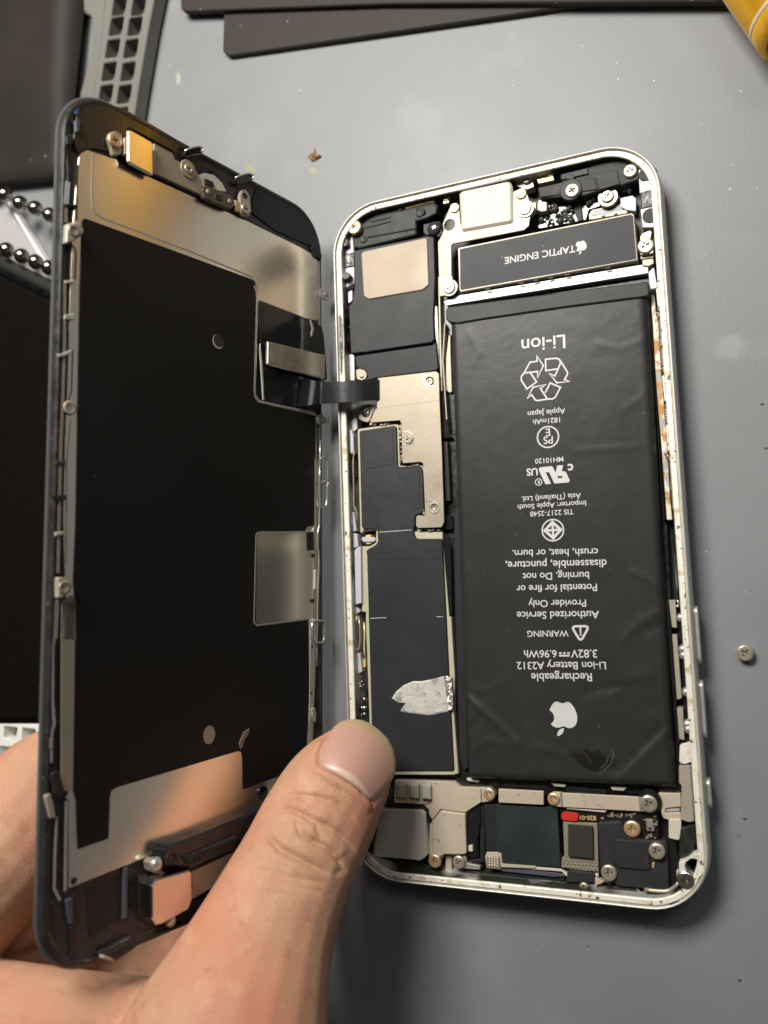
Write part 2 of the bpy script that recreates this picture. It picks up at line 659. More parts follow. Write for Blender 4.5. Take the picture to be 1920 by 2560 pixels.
W0, H0, R0 = 67.3, 138.4, 10.6
outer = [(2.6, 0.0), (1.3, 0.25), (0.55, 0.9), (0.15, 2.0), (0.0, 3.4), (0.08, 5.0), (0.25, 6.2), (0.42, 6.85), (0.58, 7.08), (0.74, 7.1), (0.80, 6.86)]
V, F = rings_data([(rrect(W0, H0, R0, 12, i), z) for i, z in outer], True, False)
link_mesh('frame', V, F, ALU, PB, True)
V, F = rings_data([(rrect(W0, H0, R0, 12, i), z) for i, z in ((1.08, 6.45), (1.14, 6.66), (1.9, 6.60), (2.05, 6.52), (2.12, 6.2))], False, False)
link_mesh('display_ledge', V, F, LEDGE, PB)
V, F = rings_data([(rrect(W0, H0, R0, 12, i), z) for i, z in ((0.80, 6.86), (0.83, 6.4), (1.08, 6.4), (1.08, 6.45))], False, False)
link_mesh('rim_groove', V, F, mat('grimy_groove', (0.46, 0.43, 0.36), 0.6, 0.1, 0.3, 0.4), PB)
V, F = rings_data([(rrect(W0, H0, R0, 12, i), z) for i, z in ((2.12, 6.2), (2.3, 3.6), (2.9, 1.3))], False, False)
WALL = mat('stained_wall', (0.40, 0.40, 0.38), 0.45, 0.3, 0.3, 0.2)
speckle(WALL, (0.030, 0.034, 0.022), 0.10, 0.44, 0.54)
link_mesh('inner_wall', V, F, WALL, PB)
V, F = rings_data([(rrect(W0, H0, R0, 12, 2.9), 1.3)], False, True)
link_mesh('inner_floor', V, F, FLOOR, PB)


def side_band(sx, y0, y1):
    V, F = [], []
    for i, z in outer[1:9]:
        for y in (y0, y1):
            yy = abs(y)
            x = W0 / 2 - i
            yl = H0 / 2 - R0
            if yy > yl:
                rr = R0 - i
                x = W0 / 2 - R0 + math.sqrt(max(0, rr * rr - (yy - yl) ** 2))
            V.append((sx * (x + 0.015), y, z + 0.005))
    for k in range(0, len(V) - 2, 2):
        F.append((k, k + 1, k + 3, k + 2))
    link_mesh('antenna_band', V, F, BAND, PB)


side_band(1, 56.8, 58.4)
side_band(1, -58.6, -56.9)
side_band(-1, 56.8, 58.4)


def side_button(crop, xa, ya, xb, yb, side):
    a, b = PHONE.one(crop, xa, ya, 3.7), PHONE.one(crop, xb, yb, 3.7)
    y0, y1 = min(a.y, b.y), max(a.y, b.y)
    x = W0 / 2 * side
    loops = []
    for dx, s_ in ((-0.4, 0), (0.45, 0), (0.62, 0.15), (0.66, 0.4)):
        loops.append([(yy, zz) for yy, zz in [(p[0] + (y0 + y1) / 2, p[1] + 3.6) for p in rrect(y1 - y0, 2.5, 1.2, 6, s_)]])
    V, F = [], []
    n = len(loops[0])
    for (dx, s_), lp in zip(((-0.4, 0), (0.45, 0), (0.62, 0.15), (0.66, 0.4)), loops):
        V += [(x + side * dx, yy, zz) for yy, zz in lp]
    for k in range(3):
        for i in range(n):
            j = (i + 1) % n
            F.append((k * n + i, k * n + j, (k + 1) * n + j, (k + 1) * n + i))
    F.append(tuple(3 * n + i for i in range(n)))
    return link_mesh('side_button', V, F, ALU, PB)


side_button('c10', 540, 42, 565, 465, 1)
side_button('c10', 580, 580, 605, 1005, 1)
side_button('c10', 625, 1290, 645, 1515, 1)
side_button('src', 862, 1697, 868, 1880, -1)

# dark lining of the battery well and of the trench beside the board
pp('battery_well', 'src', [(1108, 742), (1628, 690), (1640, 745), (1702, 1985), (1240, 1990), (1165, 1985), (1140, 1960), (1105, 950)], 1.3, 3.2, PCB, 0.3)

# ---------------------------------------------------------------- battery
bq = [PHONE.one('src', *p, 5.9) for p in ((1120, 770), (1619, 715), (1690, 1974), (1166, 1950))]


def bquad(u, v):
    return bq[0] * (1 - u) * (1 - v) + bq[1] * u * (1 - v) + bq[2] * u * v + bq[3] * (1 - u) * v


def crease_set(crop, sets, z):
    out = []
    for a, w, pts in sets:
        q = [PHONE.one(crop, x, y, z).xy for x, y in pts]
        out.append((a, w, q))
    return out


def seg_dist(p, q):
    best = 1e9
    for a, b in zip(q, q[1:]):
        d = b - a
        t = max(0, min(1, (p - a).dot(d) / d.length_squared))
        best = min(best, (a + d * t - p).length)
    return best


CREASES = crease_set('c7', [(0.16, 0.9, [(160, 1000), (330, 1150), (490, 1300)]), (0.10, 0.5, [(165, 1000), (230, 1060), (270, 1115)]),
                            (-0.10, 0.9, [(270, 1110), (200, 1210), (160, 1240)]), (0.10, 0.8, [(600, 1320), (620, 1400), (560, 1510)]),
                            (-0.10, 0.7, [(560, 1480), (580, 1540)]), (0.16, 1.0, [(1110, 1540), (1280, 1380), (1425, 1235)]),
                            (-0.12, 0.9, [(1140, 1470), (1270, 1330), (1400, 1200)]), (0.12, 1.0, [(1380, 480), (1260, 540), (1150, 660)]),
                            (-0.10, 0.8, [(1410, 560), (1290, 600)]), (0.10, 0.6, [(1425, 1235), (1390, 1170), (1330, 1120)]),
                            (0.12, 1.0, [(640, 1330), (840, 1400), (860, 1500), (800, 1560)]), (0.10, 1.0, [(160, 1380), (300, 1290), (480, 1310)]),
                            (-0.10, 1.0, [(900, 1000), (1000, 960), (1200, 940)]), (0.08, 1.2, [(1320, 860), (1200, 900), (1080, 1010)]),
                            (0.08, 0.7, [(1210, 230), (1290, 260), (1370, 320)]), (0.07, 1.2, [(170, 950), (300, 970), (420, 900)])], 5.9)
CREASES += crease_set('c6', [(0.05, 0.5, [(900, 1150), (1100, 1130), (1340, 1115)]), (0.05, 0.8, [(1060, 430), (1200, 460), (1380, 400)]),
                             (0.05, 0.9, [(200, 360), (260, 480), (230, 560)]), (0.05, 0.8, [(1240, 860), (1330, 800), (1400, 720)])], 5.9)
BW = (bq[1] - bq[0]).length
BH = (bq[3] - bq[0]).length


def batt_z(x, y):
    p = Vector((x, y))
    z = 5.9
    for a, w, q in CREASES:
        d = seg_dist(p, q)
        if d < 3 * w:
            z += (2.1 if y < 0 else 1.3) * a * math.exp(-d / (0.75 * w)) * (1 - d / (3 * w))
    low = max(0.0, min(1.0, (-10 - y) / 40))
    z += (0.04 + 0.16 * low) * noise.noise(Vector((x * 0.11, y * 0.11, 3.1)))
    z += (0.01 + 0.05 * low) * noise.noise(Vector((x * 0.33, y * 0.33, 8.1)))
    return z


NU, NV = 70, 150
V, F = [], []
for j in range(NV + 1):
    for i in range(NU + 1):
        u, v = i / NU, j / NV
        # crowd the rows near the rim so the roll-off is round
        uu = 0.5 - 0.5 * math.copysign(abs(1 - 2 * u) ** 0.72, 1 - 2 * u)
        vv = 0.5 - 0.5 * math.copysign(abs(1 - 2 * v) ** 0.85, 1 - 2 * v)
        p = bquad(uu, vv)
        d = min(uu * BW, (1 - uu) * BW, vv * BH, (1 - vv) * BH)
        t = min(1, d / 1.5)
        drop = 1.9 * (1 - math.sqrt(max(0, 1 - (1 - t) ** 2)))
        V.append((p.x, p.y, batt_z(p.x, p.y) - drop))
for j in range(NV):
    for i in range(NU):
        a = j * (NU + 1) + i
        F.append((a, a + NU + 1, a + NU + 2, a + 1))
BAT = link_mesh('battery', V, F, BATT, PB, True)
# the pull tape folded over the top end
tp = [(40, 180), (700, 96), (1380, 8), (1397, 20), (1400, 108), (1330, 118), (830, 182), (280, 262), (120, 290), (60, 285), (38, 262)]
prism('pull_tape', PHONE.poly('c6', tp, 6.35), 4.6, 6.35, TAPE, BAT, 0.25, (), 0.7)
patch = PHONE.poly('c7', [(735, 1335), (1055, 1328), (1100, 1390), (1160, 1400), (1165, 1470), (1120, 1530), (1000, 1500), (880, 1440), (800, 1380)], 5.95)
GLOSSY = mat('shiny_scuffed_patch', (0.014, 0.012, 0.011), 0.13, 0, 0.25, 0.3, 0.05, 0.5, 0.3)


def draped(name, pts, zoff, m, parent, step=0.6, r=0.5):
    pts = fillet(ccw(pts), r)
    n = len(pts)
    c = (sum(p[0] for p in pts) / n, sum(p[1] for p in pts) / n)
    V, F = [], []
    K = 9
    for k in range(K + 1):
        for x, y in pts:
            t = k / K
            xx, yy = c[0] + (x - c[0]) * t, c[1] + (y - c[1]) * t
            V.append((xx, yy, batt_z(xx, yy) + (zoff if k < K else -0.02)))
    for k in range(K):
        for i in range(n):
            j = (i + 1) % n
            F.append((k * n + i, k * n + j, (k + 1) * n + j, (k + 1) * n + i))
    return link_mesh(name, V, F, m, parent, True)


draped('adhesive_patch', patch, 0.05, GLOSSY, BAT)
nt = GLOSSY.node_tree
tcn, ns, rp = (nt.nodes.new(k) for k in ('ShaderNodeTexCoord', 'ShaderNodeTexNoise', 'ShaderNodeMapRange'))
gx, vm, ln = (nt.nodes.new(k) for k in ('ShaderNodeMapping', 'ShaderNodeVectorMath', 'ShaderNodeMath'))
vm.operation = 'LENGTH'
ln.operation = 'ADD'
gx.inputs['Location'].default_value = (-1.0, -1.15, 0)
gx.inputs['Scale'].default_value = (2.0, 2.0, 0)
ns.inputs['Scale'].default_value = 0.45 / S
ns.inputs['Detail'].default_value = 4
rp.inputs[1].default_value = 1.30
rp.inputs[2].default_value = 1.05
rp.inputs[4].default_value = 0.6
nt.links.new(tcn.outputs['Generated'], gx.inputs[0])
nt.links.new(gx.outputs[0], vm.inputs[0])
nt.links.new(tcn.outputs['Object'], ns.inputs['Vector'])
nt.links.new(vm.outputs['Value'], ln.inputs[0])
nt.links.new(ns.outputs['Fac'], ln.inputs[1])
nt.links.new(ln.outputs[0], rp.inputs[0])
nt.links.new(rp.outputs[0], nt.nodes['Principled BSDF'].inputs['Alpha'])

zt = lambda x, y: batt_z(x, y) + 0.03
marks = []


def line6(body, xa, ya, xb, yb, crop='c6', bold=0.010):
    a, b = PHONE.one(crop, xa, ya, 5.93), PHONE.one(crop, xb, yb, 5.93)
    marks.append(text_line(body, a.xy, b.xy, zt, bold))


def tilt(crop, xa, xb, yc, slope):
    c = (xa + xb) / 2
    return xa, yc + (xa - c) * slope, xb, yc + (xb - c) * slope


def L6(body, xa, xb, yc, s=-0.10):
    line6(body, *tilt('c6', xa, xb, yc, s))


def L7(body, xa, xb, yc, s=-0.02, bold=0.012):
    xa, ya, xb, yb = tilt('c7', xa, xb, yc, s)
    line6(body, xa, ya, xb, yb, 'c7', bold)


L6('Li-ion', 545, 838, 427, -0.12)
L6('Apple Japan', 587, 838, 887, -0.09)
L6('1821mAh', 622, 803, 943, -0.09)
L6('MH10120', 636, 825, 1206, -0.08)
L6('Asia (Thailand) Ltd.', 547, 943, 1455, -0.06)
L6('Importer: Apple South', 520, 978, 1507, -0.06)
L6('TIS 2217-2548', 603, 893, 1558, -0.06)
L7('crush, heat, or burn.', 455, 993, 106)
L7('disassemble, puncture,', 412, 1048, 179)
L7('burning. Do not', 520, 937, 252)
L7('Potential for fire or', 480, 987, 328)
L7('Provider Only', 555, 918, 424, -0.01)
L7('Authorized Service', 483, 1000, 497, -0.01)
L7('WARNING', 548, 808, 614, -0.01)
L7('6.96Wh', 528, 733, 741, 0.0)
L7('3.82V', 823, 988, 740, 0.0)
L7('Li-ion Battery A2312', 483, 1043, 815, 0.0)
L7('Rechargeable', 573, 955, 888, 0.0)


def P2(crop, pts):
    return PHONE.poly(crop, pts, 5.93)


# the direct-current sign
marks.append(stroke(P2('c7', [(748, 752), (815, 752)]), 0.32, zt, False))
for x in (748, 774, 800):
    marks.append(stroke(P2('c7', [(x, 736), (x + 16, 736)]), 0.32, zt, False))
A = PHONE.one('c7', 776, 1150, 5.93)
h_ap = (PHONE.one('c7', 776, 1041, 5.93) - PHONE.one('c7', 776, 1257, 5.93)).length
link = apple_mark(A.xy, h_ap, zt, math.pi - 0.02)
merged('printed_emblem', link, INK, BAT)
scr = [stroke(P2('c7', p), w, lambda x, y: batt_z(x, y) + 0.09, False) for p, w in (([(1080, 1335), (1092, 1375), (1075, 1430), (1030, 1475), (1000, 1490)], 0.2), ([(1060, 1380), (1050, 1420), (1010, 1460)], 0.15),
       ([(890, 1345), (930, 1390), (950, 1430)], 0.07), ([(1040, 1440), (1090, 1480), (1140, 1520)], 0.09))]
merged('scuff_lines', scr, mat('scuffed_edge', (0.06, 0.06, 0.056), 0.25), BAT)
# warning triangle with i
marks.append(stroke(fillet(P2('c7', [(826, 568), (938, 566), (884, 664)]), 0.5), 0.42, zt))
marks.append(text_line('i', P2('c7', [(877, 602)])[0], P2('c7', [(889, 602)])[0], zt, 0.02))
# PSE roundel
c = PHONE.one('c6', 722, 1050, 5.93)
rr = (PHONE.one('c6', 722, 980, 5.93) - PHONE.one('c6', 722, 1120, 5.93)).length / 2
marks.append(stroke(circ(c.xy, rr, 40), 0.27, zt))
line6('PS', 692, 1074, 755, 1069)
line6('E', 706, 1021, 736, 1017)
# TIS roundel: a diamond with a cross
c = PHONE.one('t2', 825, 2065, 5.93)
rr = (PHONE.one('t2', 545, 2070, 5.93) - PHONE.one('t2', 1103, 2060, 5.93)).length / 2
marks.append(stroke(circ(c.xy, rr * 0.96, 40), 0.26, zt))
k = rr * 0.72
marks.append(stroke([(c.x + k, c.y), (c.x, c.y + k), (c.x - k, c.y), (c.x, c.y - k)], rr * 0.25, zt))
marks.append(stroke([(c.x - k, c.y), (c.x + k, c.y)], rr * 0.2, zt, False))
marks.append(stroke([(c.x, c.y - k), (c.x, c.y + k)], rr * 0.2, zt, False))
# recognised-component mark
line6('US', 163, 612, 446, 592, 't2', 0.03)
line6('c', 1200, 525, 1340, 515, 't2', 0.03)
marks.append(flat_poly([P2('t2', [(640, 912), (475, 560), (478, 510), (510, 485), (790, 455), (820, 470), (885, 605), (900, 605), (935, 440), (1085, 430), (1052, 585), (1120, 585), (1160, 615), (1245, 800), (1245, 840), (1215, 865), (865, 893), (730, 607), (645, 608), (780, 897)]),
                        list(reversed(P2('t2', [(935, 708), (1045, 700), (1075, 752), (955, 760)])))], zt))
c = PHONE.one('t2', 467, 855, 5.93)
marks.append(stroke(circ(c.xy, 0.62, 24), 0.16, zt))
line6('R', 432, 860, 502, 856, 't2', 0.03)
merged('printed_lettering', marks, INK, BAT)
# chasing arrows
rec = []
for pts, cl in (([(575, 770), (755, 1040), (595, 1385), (600, 1200), (225, 1245), (385, 945), (585, 920)], True),
                ([(225, 1245), (150, 1330), (145, 1440), (300, 1685), (570, 1490), (395, 1235)], False),
                ([(815, 865), (1120, 835), (1200, 870), (1235, 960), (1165, 1130), (825, 1180)], True),
                ([(1215, 890), (1420, 1215), (1425, 1280), (1340, 1430), (1480, 1480), (1130, 1515), (915, 1250), (1075, 1330), (1165, 1130)], False),
                ([(830, 1560), (470, 1640), (310, 1950), (430, 1845), (535, 1990), (590, 2010), (870, 1965), (675, 1670)], True),
                ([(870, 1965), (1010, 1960), (1090, 1910), (1230, 1640), (945, 1520), (810, 1790)], False)):
    rec.append(stroke(P2('t1', pts), 0.30, zt, cl))
merged('recycling_mark', rec, INK, BAT)

# ---------------------------------------------------------------- vibration motor
pp('vibration_motor', 'c2', [(122, 662), (1325, 420), (1342, 432), (1368, 748), (142, 968), (132, 955)], 1.4, 5.45, STEEL2, 0.2, 0.15)
TE = pp('motor_label', 'c2', [(136, 670), (1318, 432), (1334, 440), (1358, 740), (150, 954), (140, 945)], 5.44, 5.5, LABEL, 0.15, 0.03)
zl = lambda x, y: 5.525
a, b = PHONE.one('c2', 447, 752, 5.5), PHONE.one('c2', 935, 668, 5.5)
merged('printed_lettering', [text_line('TAPTIC ENGINE', a.xy, b.xy, zl, 0.012), text_line('.', PHONE.one('c2', 428, 738, 5.5).xy, PHONE.one('c2', 433, 737, 5.5).xy, zl)] +
       apple_mark(PHONE.one('c2', 976, 660, 5.5).xy, 2.55, zl, math.pi + 0.0), INK, TE)
for x, y in ((330, 940), (560, 900), (660, 880), (765, 862), (880, 842), (1160, 795)):
    pp('motor_notch', 'c2', [(x - 18, y + 4), (x + 18, y - 3), (x + 18, y + 8), (x - 18, y + 14)], 5.3, 5.52, HOLE, 0, 0.02)
# ledge of the midframe between the motor and the battery
pp('cross_rail', 'c2', [(20, 1035), (130, 990), (1440, 770), (1440, 838), (45, 1060)], 1.3, 4.6, INSIDE, 0.2)

# ---------------------------------------------------------------- charging port cover and its bracket
CBR = [(1123.7, 519.8), (1133, 509.2), (1147.6, 511.8), (1151.6, 560), (1281, 540), (1282.6, 479.5), (1297, 472.2), (1315.2, 475.8), (1322.4, 497.5), (1329.7, 524.7),
       (1326, 539.1), (1322.4, 564.4), (1309.8, 575.3), (1130.7, 609.7), (1128.3, 616), (1128.9, 685.6), (1130.3, 700), (1142.3, 713.4), (1138.3, 726.7),
       (1127.7, 737.3), (1098.5, 741.2), (1097.2, 694.8), (1094.5, 604.6), (1101.2, 594), (1109.1, 575.5), (1106.5, 559.5)]
prism('port_bracket', PHONE.poly('src', CBR, 5.6), 5.25, 5.6, mat('port_steel', (0.235, 0.205, 0.165), 0.42, 0.35, 0.2, 0.1, 0.05, 0.05, 1.4, 0.25), PB, 0.08, [circ(PHONE.one('c1', 1145, 800, 5.6).xy, 1.15)], 0.3)
prism('port_cover', PHONE.poly('c2', [(130, 285), (150, 262), (458, 196), (480, 200), (498, 232), (503, 470), (490, 486), (160, 545), (145, 538)], 6.15), 2.5, 6.15, CREAM, PB, 0.45, (), 0.5)
pp('bracket_step', 'c1', [(1050, 1290), (1168, 1282), (1172, 1318), (1050, 1330)], 5.5, 5.72, MIRROR, 0.05)
c = PHONE.one('c1', 1145, 1392, 5.66)
prism('washer', circ(c.xy, 1.75), 5.5, 5.72, STEEL2, PB, 0.05)
ps('c1', 1140, 1390, 1.25, 6.05, SCREW, 0.5)
ps('c1', 1190, 635, 1.0, 6.0, GOLD, 0.8)
ps('c2', 560, 285, 1.05, 6.0, GOLD, 0.2)
c = PHONE.one('c2', 588, 392, 5.9)
prism('washer', circ(c.xy, 1.75), 4.5, 5.85, SCREW, PB, 0.12)
ps('c2', 586, 392, 1.25, 6.15, SCREW, 1.0)
ps('c1', 1110, 537, 0.85, 5.0, SCREW, 0.1)
ps('c2', 595, 182, 0.95, 5.0, SCREW, 0.6)
pp('small_contact', 'c1', [(1085, 560), (1140, 552), (1140, 592), (1085, 602)], 3.5, 4.8, SCREW, 0.1)
pp('small_contact', 'c2', [(500, 200), (640, 180), (650, 240), (600, 260), (540, 240)], 2.0, 4.3, INSIDE, 0.2)

# ---------------------------------------------------------------- antenna module, top right of the picture
pp('antenna_module', 'c2', [(672, 245), (850, 205), (830, 180), (830, 150), (1030, 100), (1140, 52), (1330, 62), (1378, 118), (1372, 190), (1250, 232), (1110, 265), (1000, 300), (690, 322)], 2.4, 5.0, BLACKP2, 0.4, 0.2)
pp('antenna_module_cover', 'c2', [(1075, 160), (1225, 128), (1245, 222), (1100, 262)], 4.9, 5.3, BLACKP2, 0.15, 0.12)
pp('antenna_module_cover', 'c2', [(690, 255), (1068, 175), (1095, 258), (700, 312)], 4.9, 5.22, BLACKP2, 0.15, 0.12)
pp('antenna_module_cover', 'c2', [(835, 155), (1020, 110), (1026, 150), (842, 192)], 4.9, 5.35, BLACKP, 0.1, 0.1)
pp('antenna_module_slot', 'c2', [(1040, 135), (1218, 108), (1222, 120), (1042, 150)], 5.0, 5.05, HOLE, 0)
pp('antenna_module_slot', 'c2', [(862, 160), (905, 150), (930, 165), (925, 185), (870, 190)], 5.3, 5.5, BLACKP, 0.1)
c = PHONE.one('c2', 905, 262, 5.3)
prism('screw_collar', circ(c.xy, 2.15), 4.6, 5.5, BLACKP, PB, 0.15)
ps('c2', 912, 262, 1.4, 5.95, SCREW, 0.5)
ps('c2', 1313, 127, 1.3, 5.6, SCREW, 0.1)
c = PHONE.one('c2', 1160, 310, 4.2)
prism('washer', circ(c.xy, 1.9), 3.4, 4.2, SCREW, PB, 0.12)
ps('c2', 1155, 303, 1.2, 4.7, SCREW, 0.8)
pp('gold_tab', 'c2', [(1125, 345), (1215, 335), (1205, 365), (1140, 372)], 3.4, 3.7, GOLDINK, 0.2)
pp('gold_contact', 'c2', [(668, 188), (782, 165), (788, 195), (680, 218)], 3.5, 5.0, GOLDINK, 0.1)
pp('gold_contact', 'c2', [(665, 165), (780, 143), (782, 160), (668, 184)], 3.5, 4.8, SCREW, 0.1)
pp('gold_contact', 'c2', [(745, 150), (778, 142), (780, 165), (748, 172)], 4.8, 5.1, CREAM, 0.1)
pp('metal_chip', 'c2', [(672, 362), (705, 342), (738, 345), (738, 405), (700, 412), (672, 400)], 2.5, 4.6, STEEL2, 0.1)
pp('metal_chip', 'c2', [(638, 350), (662, 348), (664, 405), (640, 408)], 2.5, 4.2, GOLDINK, 0.1)
pp('glue_bed', 'c2', [(680, 330), (1040, 320), (1240, 260), (1245, 330), (1030, 400), (1010, 470), (690, 530), (640, 500)], 1.3, 2.6, GLOSS, 0.4)
glue = []
rg = random.Random(4)
for k in range(34):
    x, y = rg.uniform(690, 915), rg.uniform(385, 505)
    if y > 560 - 0.09 * x - 0:
        continue
    c = PHONE.one('c2', x, y, 3.0)
    s_ = rg.uniform(0.35, 0.8)
    glue.append(lathe_data((c.x, c.y, 2.3), [(s_, 0), (s_ * 0.95, 0.5), (s_ * 0.7, 0.95), (s_ * 0.25, 1.2)], 10))
for x, y in ((1015, 330), (1040, 345), (1060, 325), (1025, 360), (1270, 260), (1295, 250), (1310, 270), (790, 355), (790, 380)):
    c = PHONE.one('c2', x, y, 3.0)
    glue.append(lathe_data((c.x, c.y, 2.4), [(0.55, 0), (0.5, 0.6), (0.35, 1.0), (0.12, 1.2)], 10))
merged('glue_beads', glue, mat('wet_glue', (0.05, 0.055, 0.045), 0.06, 0, 0.6, 0.6), PB, True)
sold = []
for k in range(22):
    x, y = rg.uniform(690, 910), rg.uniform(370, 500)
    c = PHONE.one('c2', x, y, 3.0)
    w = rg.uniform(0.15, 0.3)
    sold.append(prism_data([(c.x - w, c.y - w), (c.x + w, c.y - w), (c.x + w, c.y + w), (c.x - w, c.y + w)], 2.0, 3.3, 0.05))
o = merged('soldered_components', sold, mat('dull_component', (0.16, 0.15, 0.125), 0.35, 0.2), PB)
o['kind'] = 'stuff'
pp('curved_flex', 'c2', [(918, 320), (968, 320), (990, 470), (955, 478), (930, 420)], 1.6, 3.2, BLACKP2, 0.2)
pp('flex_tail', 'c2', [(1030, 470), (1028, 430), (1050, 398), (1230, 362), (1340, 330), (1345, 400), (1300, 415)], 1.6, 3.0, STEEL2, 0.3)
pp('flex_tail', 'c2', [(1050, 445), (1065, 408), (1235, 372), (1300, 360), (1300, 400), (1070, 442)], 2.9, 3.1, BLUEISH, 0.2)
pp('motor_spring', 'c2', [(1045, 468), (1040, 445), (1280, 398), (1300, 412), (1290, 425)], 3.8, 5.0, STEEL2, 0.1)
for x, y in ((1130, 440), (1215, 425)):
    pp('motor_notch', 'c2', [(x - 12, y), (x + 12, y - 4), (x + 12, y + 12), (x - 12, y + 16)], 4.9, 5.05, HOLE, 0, 0.02)
pp('flex_loop', 'c2', [(1245, 318), (1330, 300), (1355, 320), (1355, 410), (1290, 400), (1250, 380)], 2.0, 3.6, LILAC, 0.3)
# right column
pp('side_block', 'c2', [(1372, 120), (1395, 105), (1418, 145), (1412, 270), (1380, 290)], 2.5, 5.3, LILAC, 0.3)
pp('side_block', 'c2', [(1395, 205), (1470, 190), (1478, 270), (1400, 285)], 3.0, 5.6, LEDGE, 0.2)
pp('side_block', 'c2', [(1385, 395), (1470, 378), (1490, 520), (1400, 522)], 2.5, 5.7, LILAC, 0.2)
c = PHONE.one('c2', 1455, 440, 5.75)
prism('side_hole', circ(c.xy, 1.45), 5.6, 5.74, BLACKP2, PB, 0.02)
prism('side_hole', circ(PHONE.one('c2', 1438, 150, 5.7).xy, 1.7, ry=1.3), 5.4, 5.7, BLACKP2, PB, 0.05)
pp('black_sealant', 'c2', [(1385, 290), (1420, 265), (1490, 255), (1478, 300), (1482, 370), (1440, 385), (1392, 392)], 2.5, 5.75, SLUDGE, 0.3, 0.15)
pp('motor_bracket', 'c2', [(1380, 630), (1385, 580), (1400, 560), (1452, 540), (1465, 552), (1455, 600), (1470, 640), (1478, 700), (1385, 712), (1378, 690)], 5.0, 5.65, SCREW, 0.4)
pp('bracket_fold', 'c2', [(1384, 712), (1478, 700), (1478, 730), (1386, 742)], 3.0, 4.9, STEEL, 0.1)
ps('c2', 1420, 645, 1.5, 6.1, SCREW, 0.4)
pp('side_block', 'c2', [(1395, 745), (1475, 735), (1480, 770), (1440, 790), (1400, 785)], 3.0, 5.0, STEEL, 0.3)
pp('side_wall_plate', 'c2', [(1440, 830), (1480, 790), (1490, 860), (1505, 940), (1452, 950)], 3.0, 5.4, LILAC, 0.3)

# ---------------------------------------------------------------- loudspeaker, left column
pp('speaker_grille_box', 'c1', [(238, 1012), (235, 900), (300, 770), (335, 742), (420, 690), (650, 640), (740, 640), (1000, 580), (1035, 618), (1030, 690), (930, 738), (832, 760), (832, 892), (300, 1020)], 2.4, 4.9, BLACKP2, 0.5, 0.25)
pp('speaker_rib', 'c1', [(345, 905), (830, 820), (832, 836), (345, 925)], 4.85, 5.15, BLACKP2, 0.1, 0.12)
pp('speaker_rib', 'c1', [(345, 815), (590, 755), (592, 770), (347, 832)], 4.85, 5.1, BLACKP2, 0.1, 0.1)
pp('speaker_rib', 'c1', [(400, 760), (590, 715), (592, 730), (402, 775)], 4.85, 5.1, BLACKP2, 0.1, 0.1)
pp('hook_plate', 'c1', [(800, 650), (1000, 605), (1028, 630), (1020, 690), (935, 735), (830, 765), (805, 750), (920, 700), (905, 660)], 4.9, 5.4, BLACKP2, 0.4, 0.2)
lathe('hook_boss', (*PHONE.one('c1', 872, 688, 5.2).xy, 4.9), [(0.9, 0), (0.9, 0.5), (0.7, 0.6), (0.5, 0.5)], BLACKP, PB)
lathe('hook_boss', (*PHONE.one('c1', 335, 935, 5.0).xy, 4.8), [(0.8, 0), (0.8, 0.3), (0.65, 0.36), (0.5, 0.3)], BLACKP, PB)
pp('coax_cable', 'c1', [(725, 632), (1000, 562), (1005, 578), (730, 648)], 4.6, 5.25, GOLDINK, 0.1, 0.2)
pp('flex_tab', 'c1', [(660, 640), (730, 615), (735, 640), (670, 668)], 4.6, 5.2, GLOSS, 0.1)
pp('microphone_block', 'c1', [(895, 790), (1050, 760), (1088, 870), (1045, 920), (985, 890), (920, 900), (895, 870)], 3.2, 4.7, BLACKP, 0.3, 0.2)
c = PHONE.one('c1', 995, 828, 5.2)
lathe('microphone_cap', (c.x, c.y, 4.6), [(1.45, 0), (1.45, 0.4), (1.1, 0.75), (0.5, 0.9)], mat('smoky_lens', (0.05, 0.05, 0.06), 0.05, 0.3), PB)
c = PHONE.one('c1', 247, 820, 6.2)
screw((c.x, c.y), 1.55, 6.3, GOLD, PB, 0.6, h=1.5)
pp('loudspeaker', 'src', [(884.5, 626), (1069, 589), (1085, 592), (1088, 700), (1084, 790), (1086, 848), (1080, 856), (918, 880), (876, 884), (871, 764), (880, 757), (886, 718)], 1.6, 5.1, BLACKP, 0.5, 0.2)
pp('speaker_plate', 'c1', [(312, 1070), (330, 1050), (915, 922), (935, 935), (950, 1365), (890, 1412), (385, 1500), (335, 1470)], 5.05, 5.4, mat('speaker_steel', (0.28, 0.23, 0.175), 0.5, 0.2, 0.10, 0.14, 0.06, 0.05, 0.8, 0.25), 0.7, 0.15)
pp('speaker_panel_seam', 'c3', [(200, 792), (365, 762), (395, 768), (412, 800), (425, 1085), (412, 1088), (400, 810), (388, 785), (365, 775), (202, 806)], 5.08, 5.13, HOLE, 0.1, 0)
pp('lower_speaker_chamber', 'c3', [(268, 1135), (1190, 1002), (1235, 960), (1262, 1270), (1240, 1312), (530, 1400), (420, 1432), (402, 1310), (290, 1280)], 1.6, 4.9, BLACKP, 0.5, 0.2)
